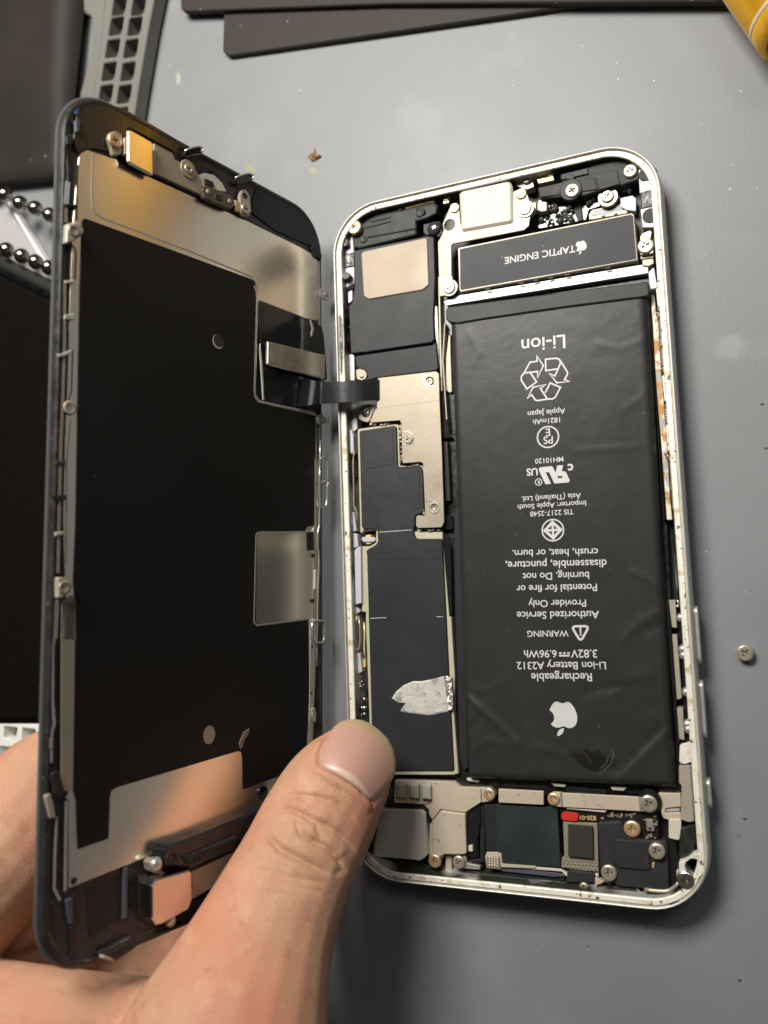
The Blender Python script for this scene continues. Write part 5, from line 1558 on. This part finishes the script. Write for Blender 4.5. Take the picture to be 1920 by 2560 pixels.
def limb(stations, flat=0.86, seg=20):
    """a tapering limb lofted through (crop x, crop y, half width in crop px, height in mm)"""
    P, R = [], []
    for x, y, hw, z in stations:
        u, v = px('h', [(x, y)])[0]
        p = TABLE.at(u, v, z)
        dep = -(CAM_ROT.transposed() @ (p - CAM_LOC)).z
        P.append(p)
        R.append(hw / CR['h'][2] * dep / FPX)
    D = []
    for i in range(len(P) - 1):
        for k in range(6):
            t = k / 6
            p0, p1, p2, p3 = P[max(i - 1, 0)], P[i], P[i + 1], P[min(i + 2, len(P) - 1)]
            r0, r1, r2, r3 = R[max(i - 1, 0)], R[i], R[i + 1], R[min(i + 2, len(R) - 1)]
            f = lambda a, b, c, d: (b * 2 + (c - a) * t + (a * 2 - b * 5 + c * 4 - d) * t * t + (b * 3 - a - c * 3 + d) * t ** 3) / 2
            D.append((f(p0, p1, p2, p3), max(0.3, f(r0, r1, r2, r3))))
    D.append((P[-1], R[-1]))
    V, F = [], []
    # round both ends
    def ring(p, T, r):
        vd = (p - CAM_LOC).normalized()
        s = T.cross(vd).normalized()
        n = s.cross(T).normalized()
        for k in range(seg):
            a = 2 * math.pi * k / seg
            V.append(tuple(p + s * r * math.cos(a) + n * r * flat * math.sin(a)))
    n = len(D)
    T0 = (D[1][0] - D[0][0]).normalized()
    rings = 0
    for a in (80, 60, 40, 20):
        ar = math.radians(a)
        ring(D[0][0] - T0 * D[0][1] * math.sin(ar) * 0.6, T0, D[0][1] * math.cos(ar))
        rings += 1
    for i in range(n):
        T = (D[min(i + 1, n - 1)][0] - D[max(i - 1, 0)][0]).normalized()
        ring(D[i][0], T, D[i][1])
        rings += 1
    T1 = (D[-1][0] - D[-2][0]).normalized()
    for a in (20, 40, 60, 80):
        ar = math.radians(a)
        ring(D[-1][0] + T1 * D[-1][1] * math.sin(ar), T1, D[-1][1] * math.cos(ar))
        rings += 1
    for i in range(rings - 1):
        for k in range(seg):
            j = (k + 1) % seg
            F.append((i * seg + k, i * seg + j, (i + 1) * seg + j, (i + 1) * seg + k))
    F.append(tuple(range(seg))[::-1])
    F.append(tuple((rings - 1) * seg + k for k in range(seg)))
    return V, F


LIMBS = [
    # thumb, from the tip down to the ball of the thumb
    limb([(1374, 222, 92, 17), (1358, 250, 128, 17.4), (1334, 298, 162, 18.2), (1304, 350, 182, 19.5), (1250, 435, 204, 21.5), (1185, 560, 218, 25), (1120, 690, 224, 29), (1052, 835, 245, 33),
          (985, 1000, 280, 37), (930, 1150, 325, 41), (870, 1330, 390, 45), (800, 1560, 470, 48)], 0.82),
    # the web and the palm under the panel's lower edge
    limb([(820, 1440, 330, 44), (600, 1400, 250, 47), (380, 1370, 235, 52), (160, 1350, 240, 57), (-150, 1330, 260, 60)], 0.8),
    limb([(760, 1620, 420, 44), (450, 1600, 380, 50), (100, 1600, 360, 56), (-200, 1600, 360, 60)], 0.8),
    # deep web between thumb and index finger, under the panel's edge
    limb([(840, 1050, 190, 30), (660, 1075, 185, 25), (470, 1130, 180, 28), (260, 1210, 190, 36), (40, 1270, 200, 46)], 0.85),
    # index finger behind the panel
    limb([(300, 312, 170, 42), (190, 395, 210, 46), (80, 545, 250, 51), (-60, 700, 268, 55), (-240, 900, 290, 57)], 0.85),
    limb([(280, 1080, 130, 36), (120, 1035, 150, 44), (-60, 1010, 180, 50), (-220, 1040, 200, 54)], 0.85),
    # middle finger, lower and further back
    limb([(260, 760, 150, 40), (120, 830, 165, 46), (-40, 900, 185, 50), (-260, 1010, 220, 54)], 0.85),
    limb([(-240, 860, 280, 57), (-330, 1050, 330, 57), (-330, 1330, 350, 58)], 0.85),
]


def build_hand():
    import numpy as np
    V, F = [], []
    for v, f in LIMBS:
        b = len(V)
        V += v
        F += [tuple(i + b for i in q) for q in f]
    tmp = link_mesh('hand_blank', V, F, None)
    rm = tmp.modifiers.new('r', 'REMESH')
    rm.mode = 'VOXEL'
    rm.voxel_size = 0.36 * S
    sm = tmp.modifiers.new('s', 'SMOOTH')
    sm.factor = 0.5
    sm.iterations = 24
    bpy.context.view_layer.update()
    dg = bpy.context.evaluated_depsgraph_get()
    me = bpy.data.meshes.new_from_object(tmp.evaluated_get(dg))
    bpy.data.objects.remove(tmp, do_unlink=True)
    n = len(me.vertices)
    co = np.empty(n * 3)
    me.vertices.foreach_get('co', co)
    co = co.reshape(-1, 3) / S
    nr = np.empty(n * 3)
    me.vertices.foreach_get('normal', nr)
    nr = nr.reshape(-1, 3)
    tree = BVHTree.FromPolygons([Vector(c) for c in co], [tuple(p.vertices) for p in me.polygons])

    def hit(crop, x, y):
        u, v = px(crop, [(x, y)])[0]
        h = tree.ray_cast(CAM_LOC, ray(u, v).normalized())
        return h[0]

    disp = np.zeros(n)
    # creases over the joint, traced on the skin itself
    for amp, w, pts in ((1.05, 0.42, [(345, 850), (420, 828), (500, 860), (580, 905), (660, 935), (740, 985), (810, 1050), (855, 1110)]),
                        (1.15, 0.42, [(480, 1000), (560, 1030), (640, 1060), (700, 1110), (750, 1170), (775, 1215)]),
                        (1.2, 0.45, [(255, 960), (300, 1020), (360, 1085), (430, 1120), (520, 1165), (600, 1210), (690, 1250)]),
                        (0.55, 0.38, [(350, 755), (440, 735), (550, 745), (650, 775), (740, 815), (820, 880), (870, 950)]),
                        (0.5, 0.34, [(480, 740), (600, 745), (700, 770), (790, 830)]),
                        (0.30, 0.40, [(230, 950), (290, 900), (340, 860)]),
                        (0.6, 0.36, [(455, 880), (470, 930), (490, 985), (560, 1020)]),
                        (0.5, 0.34, [(590, 920), (600, 970), (640, 1030)]),
                        (0.30, 0.45, [(690, 1250), (760, 1225), (800, 1215)]),
                        (0.36, 0.4, [(140, 1210), (260, 1225), (400, 1265), (560, 1290), (680, 1310)]),
                        (0.32, 0.4, [(200, 1270), (360, 1300), (520, 1340), (700, 1390)]),
                        (0.28, 0.4, [(80, 1330), (240, 1365), (420, 1390)]),
                        (-0.2, 1.6, [(420, 900), (520, 950), (600, 990)]), (-0.25, 1.2, [(340, 1010), (430, 1050), (540, 1100), (620, 1150)]),
                        (-0.2, 1.2, [(640, 1010), (720, 1080), (770, 1140)]), (-0.15, 1.0, [(560, 830), (680, 880), (780, 950)])):
        q = [hit('th', x, y) for x, y in pts]
        q = [p for p in q if p]
        best = np.full(n, 1e9)
        arc = np.zeros(n)
        for k, (a, b) in enumerate(zip(q, q[1:])):
            a_, b_ = np.array(a), np.array(b)
            d = b_ - a_
            t = np.clip(((co - a_) @ d) / max(1e-9, d @ d), 0, 1)
            ds = np.linalg.norm(a_ + t[:, None] * d - co, axis=1)
            f = (k + t) / (len(q) - 1)
            arc = np.where(ds < best, np.minimum(1.0, np.minimum(f, 1 - f) * 4.5), arc)     # fades out towards both ends
            best = np.minimum(best, ds)
        disp -= 0.66 * amp * arc * np.exp(-(best / (1.2 * w)) ** 2)
    # the fold round the nail
    cut = [(290, 1110), (420, 1190), (560, 1262), (700, 1352), (830, 1452), (930, 1548), (990, 1592)]
    lef = [(290, 1110), (283, 960), (335, 840), (420, 715), (490, 610)]
    top = [(490, 610), (560, 545), (650, 515), (750, 505), (860, 520), (960, 560), (1080, 650), (1200, 770), (1270, 900), (1300, 1050), (1295, 1150), (1270, 1250)]
    rig = [(990, 1592), (1090, 1515), (1185, 1395), (1270, 1250)]
    for amp, w, pts in ((0.30, 0.5, lef[:4]), (0.25, 0.5, [(985, 1610), (1085, 1535), (1185, 1410)]), (-0.5, 0.8, [(300, 1185), (450, 1270), (600, 1360), (740, 1450), (860, 1550), (940, 1640)]),
                        (-0.25, 0.8, [(240, 1080), (235, 950), (290, 810)])):
        q = [hit('n1', x, y) for x, y in pts]
        q = [p for p in q if p]
        best = np.full(n, 1e9)
        for a, b in zip(q, q[1:]):
            a_, b_ = np.array(a), np.array(b)
            d = b_ - a_
            t = np.clip(((co - a_) @ d) / max(1e-9, d @ d), 0, 1)
            best = np.minimum(best, np.linalg.norm(a_ + t[:, None] * d - co, axis=1))
        disp -= amp * np.exp(-(best / w) ** 2)
    # the bed the nail lies in
    cc = (co - np.array(CAM_LOC)) @ np.array(CAM_ROT)
    uu = 960 + FPX * cc[:, 0] / -cc[:, 2]
    vv = 1280 - FPX * cc[:, 1] / -cc[:, 2]
    xx, yy = (uu - 740) * 5.184, (vv - 1700) * 5.184
    ring_ = cut + rig[1:-1] + top[::-1] + lef[1:-1][::-1]
    inside = np.zeros(n, bool)
    for (x1, y1), (x2, y2) in zip(ring_, ring_[1:] + ring_[:1]):
        if y1 != y2:
            inside ^= ((yy < y1) != (yy < y2)) & (xx < (x2 - x1) * (yy - y1) / (y2 - y1) + x1)
    facing = ((np.array(CAM_LOC) - co) * nr).sum(1) > 0
    disp -= np.where(inside & facing, 0.55, 0.0)
    co2 = co + nr * disp[:, None]
    me.vertices.foreach_set('co', (co2 * S).ravel())
    me.update()
    for p in me.polygons:
        p.use_smooth = True
    me.materials.clear()
    me.materials.append(SKIN)
    ob = bpy.data.objects.new('hand', me)
    COL.objects.link(ob)

    # nail: a smooth shell fitted to the finger under it
    def along(pts, t):
        P = [Vector(p) for p in pts]
        ln = [0]
        for a, b in zip(P, P[1:]):
            ln.append(ln[-1] + (b - a).length)
        s = t * ln[-1]
        for i in range(len(P) - 1):
            if s <= ln[i + 1] + 1e-9:
                return P[i].lerp(P[i + 1], (s - ln[i]) / max(1e-9, ln[i + 1] - ln[i]))
        return P[-1]
    c00, c10, c01, c11 = Vector(cut[0]), Vector(cut[-1]), Vector(top[0]), Vector(top[-1])

    def coons(s, t):
        return (along(cut, s) * (1 - t) + along(top, s) * t + along(lef, t) * (1 - s) + along(rig, t) * s -
                (c00 * (1 - s) * (1 - t) + c10 * s * (1 - t) + c01 * (1 - s) * t + c11 * s * t))
    A, bb = [], []
    mid = Vector((790, 1030))
    def feat(q):
        x, y = (q.x - 790) / 500, (q.y - 1030) / 500
        return [1, x, y, x * x, x * y, y * y]
    for i in range(25):
        for j in range(25):
            q = coons(0.04 + 0.92 * i / 24, j / 24 * 0.9)
            q = mid + (q - mid) * 0.94
            h = hit('n1', q.x, q.y)
            if h:
                A.append(feat(q))
                bb.append((Vector(h) - CAM_LOC).length)
    cf = np.linalg.lstsq(np.array(A), np.array(bb), rcond=None)[0]
    NS, NT = 40, 40
    V, F, col = [], [], []
    for lay in (0, 1):
        for j in range(NT + 1):
            for i in range(NS + 1):
                s, t = i / NS, j / NT
                q = coons(s, t)
                u, v = px('n1', [(q.x, q.y)])[0]
                d = float(np.dot(cf, feat(q))) - 0.3 + (0.5 if lay else 0)
                rim = min(t * 9, (1 - t) * 14, s * 12, (1 - s) * 12, 1.0)
                d += 0.35 * (1 - rim) ** 2 + 0.6 * max(0.0, 1 - t * 16) ** 1.5 + 0.3 * max(0.0, 1 - s * 14, 1 - (1 - s) * 14) * (1 if t < 0.75 else 0)
                V.append(tuple(CAM_LOC + ray(u, v).normalized() * d))
                free = max(0.0, min(1.0, (t - (0.90 - 0.035 * math.sin(s * 3.1))) / 0.02))
                luna = max(0.0, min(1.0, (0.045 + 0.14 * (1 - (2 * s - 1) ** 2) - t) / 0.035)) * 0.75
                col.append((free, luna))
    N = (NS + 1) * (NT + 1)
    for lay in (0, 1):
        for j in range(NT):
            for i in range(NS):
                a = lay * N + j * (NS + 1) + i
                f = (a, a + 1, a + NS + 2, a + NS + 1)
                F.append(f if lay else f[::-1])
    edge = [j * (NS + 1) for j in range(NT + 1)] + [NT * (NS + 1) + i for i in range(1, NS + 1)] + [j * (NS + 1) + NS for j in range(NT - 1, -1, -1)] + [i for i in range(NS - 1, 0, -1)]
    for a, b in zip(edge, edge[1:] + edge[:1]):
        F.append((a, b, b + N, a + N))
    m = mat('fingernail', (0.56, 0.29, 0.24), 0.33, spec=0.4)
    nt = m.node_tree
    b = nt.nodes['Principled BSDF']
    b.inputs['Subsurface Weight'].default_value = 0.15
    b.inputs['Subsurface Scale'].default_value = 1.5 * S
    at = nt.nodes.new('ShaderNodeVertexColor')
    at.layer_name = 'zones'
    sp = nt.nodes.new('ShaderNodeSeparateColor')
    m1 = nt.nodes.new('ShaderNodeMix')
    m1.data_type = 'RGBA'
    m1.inputs[6].default_value = (0.43, 0.245, 0.19, 1)
    m1.inputs[7].default_value = (0.36, 0.27, 0.15, 1)
    m2 = nt.nodes.new('ShaderNodeMix')
    m2.data_type = 'RGBA'
    m2.inputs[7].default_value = (0.58, 0.43, 0.34, 1)
    nt.links.new(at.outputs[0], sp.inputs[0])
    nt.links.new(sp.outputs[0], m1.inputs[0])
    nt.links.new(sp.outputs[1], m2.inputs[0])
    nt.links.new(m1.outputs[2], m2.inputs[6])
    nt.links.new(m2.outputs[2], b.inputs['Base Color'])
    nail = link_mesh('fingernail', V, F, m, ob, True)
    ca = nail.data.color_attributes.new('zones', 'FLOAT_COLOR', 'POINT')
    for i, (f_, l_) in enumerate(col):
        ca.data[i].color = (f_, l_, 0, 1)
    return ob


HAND = build_hand()
tag(HAND, 'bare hand with a long thumbnail gripping the raised display by its lower edge', 'hand')

# ================================================================== things lying around
CARD = mat('brown_black_card', (0.034, 0.0275, 0.0245), 0.55, 0, 0.05, 0.15, 0.03, 0.1, 0.9, 0.15)
speckle(CARD, (0.35, 0.33, 0.31), 0.6, 0.72, 0.745, 0.04)


def tprism(name, crop, pts, z0, z1, m, label, cat, r=0.5, bev=0.3, holes=(), group=None):
    ob = prism(name, TABLE.poly(crop, pts, z1), z0, z1, m, None, bev, [TABLE.poly(crop, h, z1) for h in holes], r)
    return tag(ob, label, cat, group) if label else ob


tprism('magnetic_sheet', 'src', [(559, 38), (556, 128), (572, 139), (1500, 4), (2100, -90), (2100, -420), (500, -420)], 0.05, 1.5, CARD, 'dark brown flat sheet under the other, its rounded corner nearest the phone', 'sheet', 1.5, 0.25)
tprism('magnetic_sheet', 'src', [(452, 22), (462, 28), (960, 9), (1810, 2), (2150, -6), (2150, -420), (430, -420)], 1.56, 3.0, CARD, 'dark brown flat sheet lying on top of the other along the photo top edge', 'sheet', 1.0, 0.25)

# grey parts tray with square pockets
TRAY = mat('grey_silicone', (0.135, 0.13, 0.115), 0.5, 0, 0.1, 0.06, 0.06, 0.1, 1.5)
holes = []
rows = [(-75, 537, 620), (25, 513, 596), (112, 500, 580), (208, 484, 563), (308, 468, 550), (406, 454, 534), (504, 440, 518)]
for y, xl, xr in rows:
    for x in (xl, xr):
        hw, hh = 29, 39
        sk = 6
        holes.append([(x - hw + sk, y - hh + 4), (x + hw + sk, y - hh - 5), (x + hw - sk, y + hh - 5), (x - hw - sk, y + hh + 4)])
TR = thing('parts_tray', 'grey silicone tray edge with two columns of square pockets above the display', 'tray', TABLE)
hp = [fillet(TABLE.poly('d1', h, 5.0), 0.7) for h in holes]
prism('pocket_grid', TABLE.poly('d1', [(470, -160), (700, -160), (668, -20), (640, 120), (596, 380), (560, 620), (385, 620), (408, 400), (440, 180)], 5.0), 1.0, 5.0, TRAY, TR, 0.25, hp, 0.8)
prism('tray_floor', TABLE.poly('d1', [(460, -160), (690, -160), (655, 0), (590, 380), (550, 620), (390, 620)], 1.0), 0.05, 1.0, mat('grey_silicone_floor', (0.10, 0.095, 0.08), 0.6, 0, 0.25, 0.35), TR, 0.1)
prism('tray_flange', TABLE.poly('d1', [(350, -160), (472, -160), (438, 180), (406, 400), (383, 620), (330, 620), (345, 400), (385, 250), (398, 120), (392, 70), (360, 50)], 5.4), 0.05, 5.4, TRAY, TR, 0.4, (), 1.0)
prism('tray_lip', TABLE.poly('d1', [(702, -160), (712, -160), (682, 0), (612, 380), (572, 620), (562, 620), (598, 380), (668, 0)], 2.5), 0.05, 2.5, mat('dark_silicone', (0.10, 0.10, 0.10), 0.5), TR, 0.2, (), 0.3)

# pocketed tray at the left border, painted white for strong light
WT = mat('overlit_silicone', (0.78, 0.77, 0.72), 0.5, 0, 0.2, 0.05)
hs = []
for i in range(-2, 3):
    for j in range(0, 3):
        ox, oy = 70 + i * 335 - j * 85, 850 + j * 365 + i * 30
        hs.append([(ox, oy), (ox + 255, oy + 25), (ox + 205, oy + 270), (ox - 12, oy + 225)])
WTR = thing('pocket_tray', 'pocketed tray coloured white as if strongly lit, showing under the hand at the left border', 'tray', TABLE)
prism('pocket_grid', TABLE.poly('sm', [(-900, 815), (1500, 815), (1400, 2100), (-900, 2100)], 5.0), 1.0, 5.0, WT, WTR, 0.12, [fillet(TABLE.poly('sm', h, 5.0), 0.5) for h in hs], 0.5)
prism('tray_floor', TABLE.poly('sm', [(-880, 830), (1450, 830), (1350, 2060), (-880, 2060)], 1.0), 0.05, 1.0, mat('grey_silicone_floor', (0.17, 0.165, 0.15), 0.6), WTR, 0.1)

# black fabric case at the left border
FAB = mat('black_fabric', (0.0050, 0.0035, 0.0026), 0.95, 0, 0.9, 0.45, 0, 0.5, 2.0, 0.05)
speckle(FAB, (0.03, 0.027, 0.025), 1.0, 0.74, 0.77, 0.02)
CS = thing('fabric_case', 'black fabric case with a thick seam lying behind the display at the left border', 'case', TABLE)
prism('case_body', TABLE.poly('src', [(-420, 500), (-60, 655), (0, 690), (130, 752), (360, 850), (330, 1806), (-420, 1806)], 6.0), 0.05, 6.0, FAB, CS, 1.2, (), 1.0)
seam = [TABLE.at(u, v, 6.0) for u, v in ((-420, 470), (-60, 622), (0, 655), (70, 690), (135, 722), (240, 775), (360, 825))]
merged('case_seam', [tube_data(seam, 1.7, 10)], mat('black_cord', (0.010, 0.009, 0.008), 0.85, 0, 1.2, 0.6, 0, 1.0, 0.8), CS, True)

# dark curled rubber sheet, top left
RUB = mat('dark_rubber', (0.022, 0.0175, 0.015), 0.55, 0, 0.05, 0.3, 0.05, 0.12, 0.8, 0.2)
speckle(RUB, (0.20, 0.19, 0.17), 0.5, 0.735, 0.755, 0.06)
V, F = [], []
rowsz = [(-300, 3), (0, 3), (150, 3.2), (260, 3.6), (330, 4.2), (380, 4.6), (420, 4.6), (448, 4.0), (460, 3.2), (466, 2.2)]
for lay in (0, 1):
    for y, z in rowsz:
        for x in (-500, -300, -100, 0, 60, 120, 0):
            xr = 214 - 0.11 * y if y < 250 else 186 - 0.02 * (y - 250)
            xx = x if x != 0 or len(V) % 7 == 3 else xr
            if len(V) % 7 == 6:
                xx = xr
            yy = y - (0.10 * xx if y > 300 else 0) * min(1, max(0, (y - 300) / 120))
            p = TABLE.at(xx, yy, z - lay * 1.6)
            V.append(tuple(p))
nr_ = len(rowsz)
for lay in (0, 1):
    for j in range(nr_ - 1):
        for i in range(6):
            a = lay * nr_ * 7 + j * 7 + i
            F.append((a, a + 1, a + 8, a + 7))
N = nr_ * 7
edge = [j * 7 + 6 for j in range(nr_)] + [(nr_ - 1) * 7 + i for i in range(5, -1, -1)]
for a, b in zip(edge, edge[1:]):
    F.append((a, b, b + N, a + N))
tag(link_mesh('rubber_sheet', V, F, RUB, None, True), 'dark dusty rubber sheet curling down at the top left corner of the photo', 'sheet')

# bead chains
BEAD = mat('chain_steel', (0.36, 0.33, 0.27), 0.2, 1.0, 0.3, 0.1)
for lab, pts, z in (('upper strand of steel ball chain hanging above the white plastic card', [(-150, 420), (80, 530), (310, 665), (545, 745), (770, 850), (990, 950)], 7.5),
                    ('lower strand of steel ball chain lying against the black fabric case', [(-120, 1290), (105, 1380), (335, 1475), (550, 1565), (755, 1655), (960, 1750)], 9.0)):
    CH = thing('ball_chain', lab, 'chain', TABLE, 'two strands of ball chain by the left border')
    cs = [TABLE.one('k1', x, y, z) for x, y in pts]
    for c in cs:
        lathe('bead', (c.x, c.y, c.z - 1.95), [(0.42, 0.0), (1.2, 0.42), (1.75, 1.1), (1.95, 1.95), (1.75, 2.8), (1.2, 3.48), (0.42, 3.9)], BEAD, CH, 20)
    merged('chain_wire', [tube_data(cs, 0.28, 8)], BEAD, CH, True)

WCARD = mat('milky_plastic', (0.36, 0.345, 0.345), 0.35, 0, 0.06, 0.05)
WC = thing('plastic_card', 'milky white plastic card with a bright edge between the two chain strands', 'card', TABLE)
prism('card_body', TABLE.poly('k1', [(-500, -300), (-60, 520), (60, 590), (560, 1440), (700, 1700), (820, 1900), (0, 1440), (-500, 1250)], 3.0), 1.0, 3.0, WCARD, WC, 0.2, (), 0.3)
prism('card_edge', TABLE.poly('k1', [(20, 560), (130, 640), (700, 1560), (640, 1600)], 3.6), 0.8, 3.6, mat('bright_white_plastic', (0.66, 0.63, 0.65), 0.3), WC, 0.4, (), 0.2)

# gold tube, top right
GT = thing('gold_tube', 'shiny gold tube with pale ring near its end, cut off by the top right corner', 'tube', TABLE)
A_, B_ = TABLE.at(1812, 0, 8), TABLE.at(1903, 132, 8)
ax = (A_ - B_).normalized()
sd = Vector((-ax.y, ax.x, 0))
if sd.x < 0:
    sd = -sd
RT = 8.0
GM = mat('gold_foil', (0.92, 0.48, 0.03), 0.28, 0.55, 0.15, 0.08, 0.06)
b0 = B_ + sd * RT
b0.z = RT + 0.05
rot = Matrix((sd, Vector((0, 0, 1)), ax)).transposed()


def along_tube(name, prof, m):
    V, F = lathe_data((0, 0, 0), prof, 40)
    V = [tuple(b0 + rot @ Vector(v)) for v in V]
    return link_mesh(name, V, F, m, GT, True)


along_tube('tube_body', [(7.2, 0.0), (8, 0.3), (8.0, 3.4), (7.9, 3.6), (7.9, 4.3), (8.0, 4.5), (8.0, 90)], GM)
along_tube('pale_ring', [(7.95, 3.55), (8.06, 3.7), (8.06, 4.2), (7.95, 4.35)], mat('pale_ring', (0.85, 0.72, 0.50), 0.3, 0.5))
along_tube('end_cap', [(5.0, -2.2), (6.6, -2.0), (7.0, -1.4), (7.1, 0.1)], mat('brown_gold', (0.36, 0.20, 0.04), 0.3, 0.8))

# loose screw and crumbs on the mat
c = TABLE.at(1863, 1633, 1.6)
sc_ = screw((c.x, c.y), 1.42, 1.6, SCREW, None, 0.9, h=1.55, name='loose_screw')
tag(sc_, 'tiny loose steel screw standing on the grey mat right of the phone', 'screw')
o = crumple('dry_crumb', TABLE.poly('s4', [(385, 242), (430, 212), (468, 178), (480, 118), (492, 172), (520, 186), (570, 216), (545, 238), (502, 256), (490, 290), (430, 290), (415, 250)], 0.3), 0.1, 0.9, 1.1, mat('brown_crumb', (0.34, 0.22, 0.10), 0.5, 0.2, 0.9, 0.6), None)
tag(o, 'small brown pointed crumb on the mat between the display and phone tops', 'crumb')


def stain(pts, crop, color, alpha, label):
    m = mat('stain_%d' % len(MATS), color, 0.3, 0, 0.3, 0.2)
    nt = m.node_tree
    tcn, gr, mp, rp, ns = (nt.nodes.new(k) for k in ('ShaderNodeTexCoord', 'ShaderNodeTexGradient', 'ShaderNodeMapping', 'ShaderNodeMapRange', 'ShaderNodeTexNoise'))
    gr.gradient_type = 'SPHERICAL'
    mp.inputs['Location'].default_value = (-1, -1, 0)
    mp.inputs['Scale'].default_value = (2, 2, 0)
    ns.inputs['Scale'].default_value = 0.7 / S
    nt.links.new(tcn.outputs['Object'], ns.inputs['Vector'])
    nt.links.new(tcn.outputs['Generated'], mp.inputs[0])
    nt.links.new(mp.outputs[0], gr.inputs[0])
    ml = nt.nodes.new('ShaderNodeMath')
    ml.operation = 'MULTIPLY'
    nt.links.new(gr.outputs['Fac'], ml.inputs[0])
    nt.links.new(ns.outputs['Fac'], ml.inputs[1])
    rp.inputs[1].default_value = 0.02
    rp.inputs[2].default_value = 0.30
    rp.inputs[4].default_value = alpha
    nt.links.new(ml.outputs[0], rp.inputs[0])
    nt.links.new(rp.outputs[0], nt.nodes['Principled BSDF'].inputs['Alpha'])
    o = prism('glue_stain', TABLE.poly(crop, pts, 0.05), 0.02, 0.06, m, None, 0.02, (), 0.8)
    tag(o, label, 'stain')


stain([(378, 400), (400, 368), (450, 374), (510, 400), (568, 482), (410, 488)], 's4', (0.42, 0.40, 0.26), 0.4, 'yellowish dried glue spot just below the brown crumb')
stain([(1088, 440), (1100, 420), (1130, 422), (1150, 455), (1180, 480), (1178, 515), (1140, 500), (1105, 480)], 'd2', (0.42, 0.40, 0.26), 0.35, 'faint yellowish dried glue spot beside the display top edge clip')
stain([(1772, 864), (1802, 830), (1872, 826), (1888, 876), (1850, 910), (1772, 897)], 'src', (0.5, 0.52, 0.52), 0.22, 'large pale patch on the mat right of the phone')
stain([(55, 262), (72, 265), (82, 300), (84, 325), (68, 335), (60, 310)], 'top', (0.5, 0.5, 0.45), 0.4, 'thin pale drip on the mat below the dark sheets')
for k, (u, v, s_) in enumerate(((1905, 1010, 7), (1915, 1120, 8), (1862, 2047, 8), (1615, 2320, 5), (1850, 2450, 9), (1470, 2365, 4))):
    rg = random.Random(k)
    pts = [(u + 0.7 * s_ * rg.uniform(0.5, 1.2) * math.cos(a * 0.9), v + 0.45 * s_ * rg.uniform(0.5, 1.2) * math.sin(a * 0.9)) for a in range(7)]
    o = prism('dirt_fleck', TABLE.poly('src', pts, 0.1), 0.01, 0.15, mat('dark_dirt', (0.055, 0.05, 0.042), 0.8), None, 0.03, (), 0.2)
    tag(o, ['dark fleck at the right border near the pale patch', 'larger dark fleck at the right border below the pale patch', 'dark fleck right of the phone lower corner', 'tiny dark fleck below the phone',
            'dark fleck near the bottom right corner of the photo', 'tiny dark fleck under the phone bottom edge'][k], 'dirt')
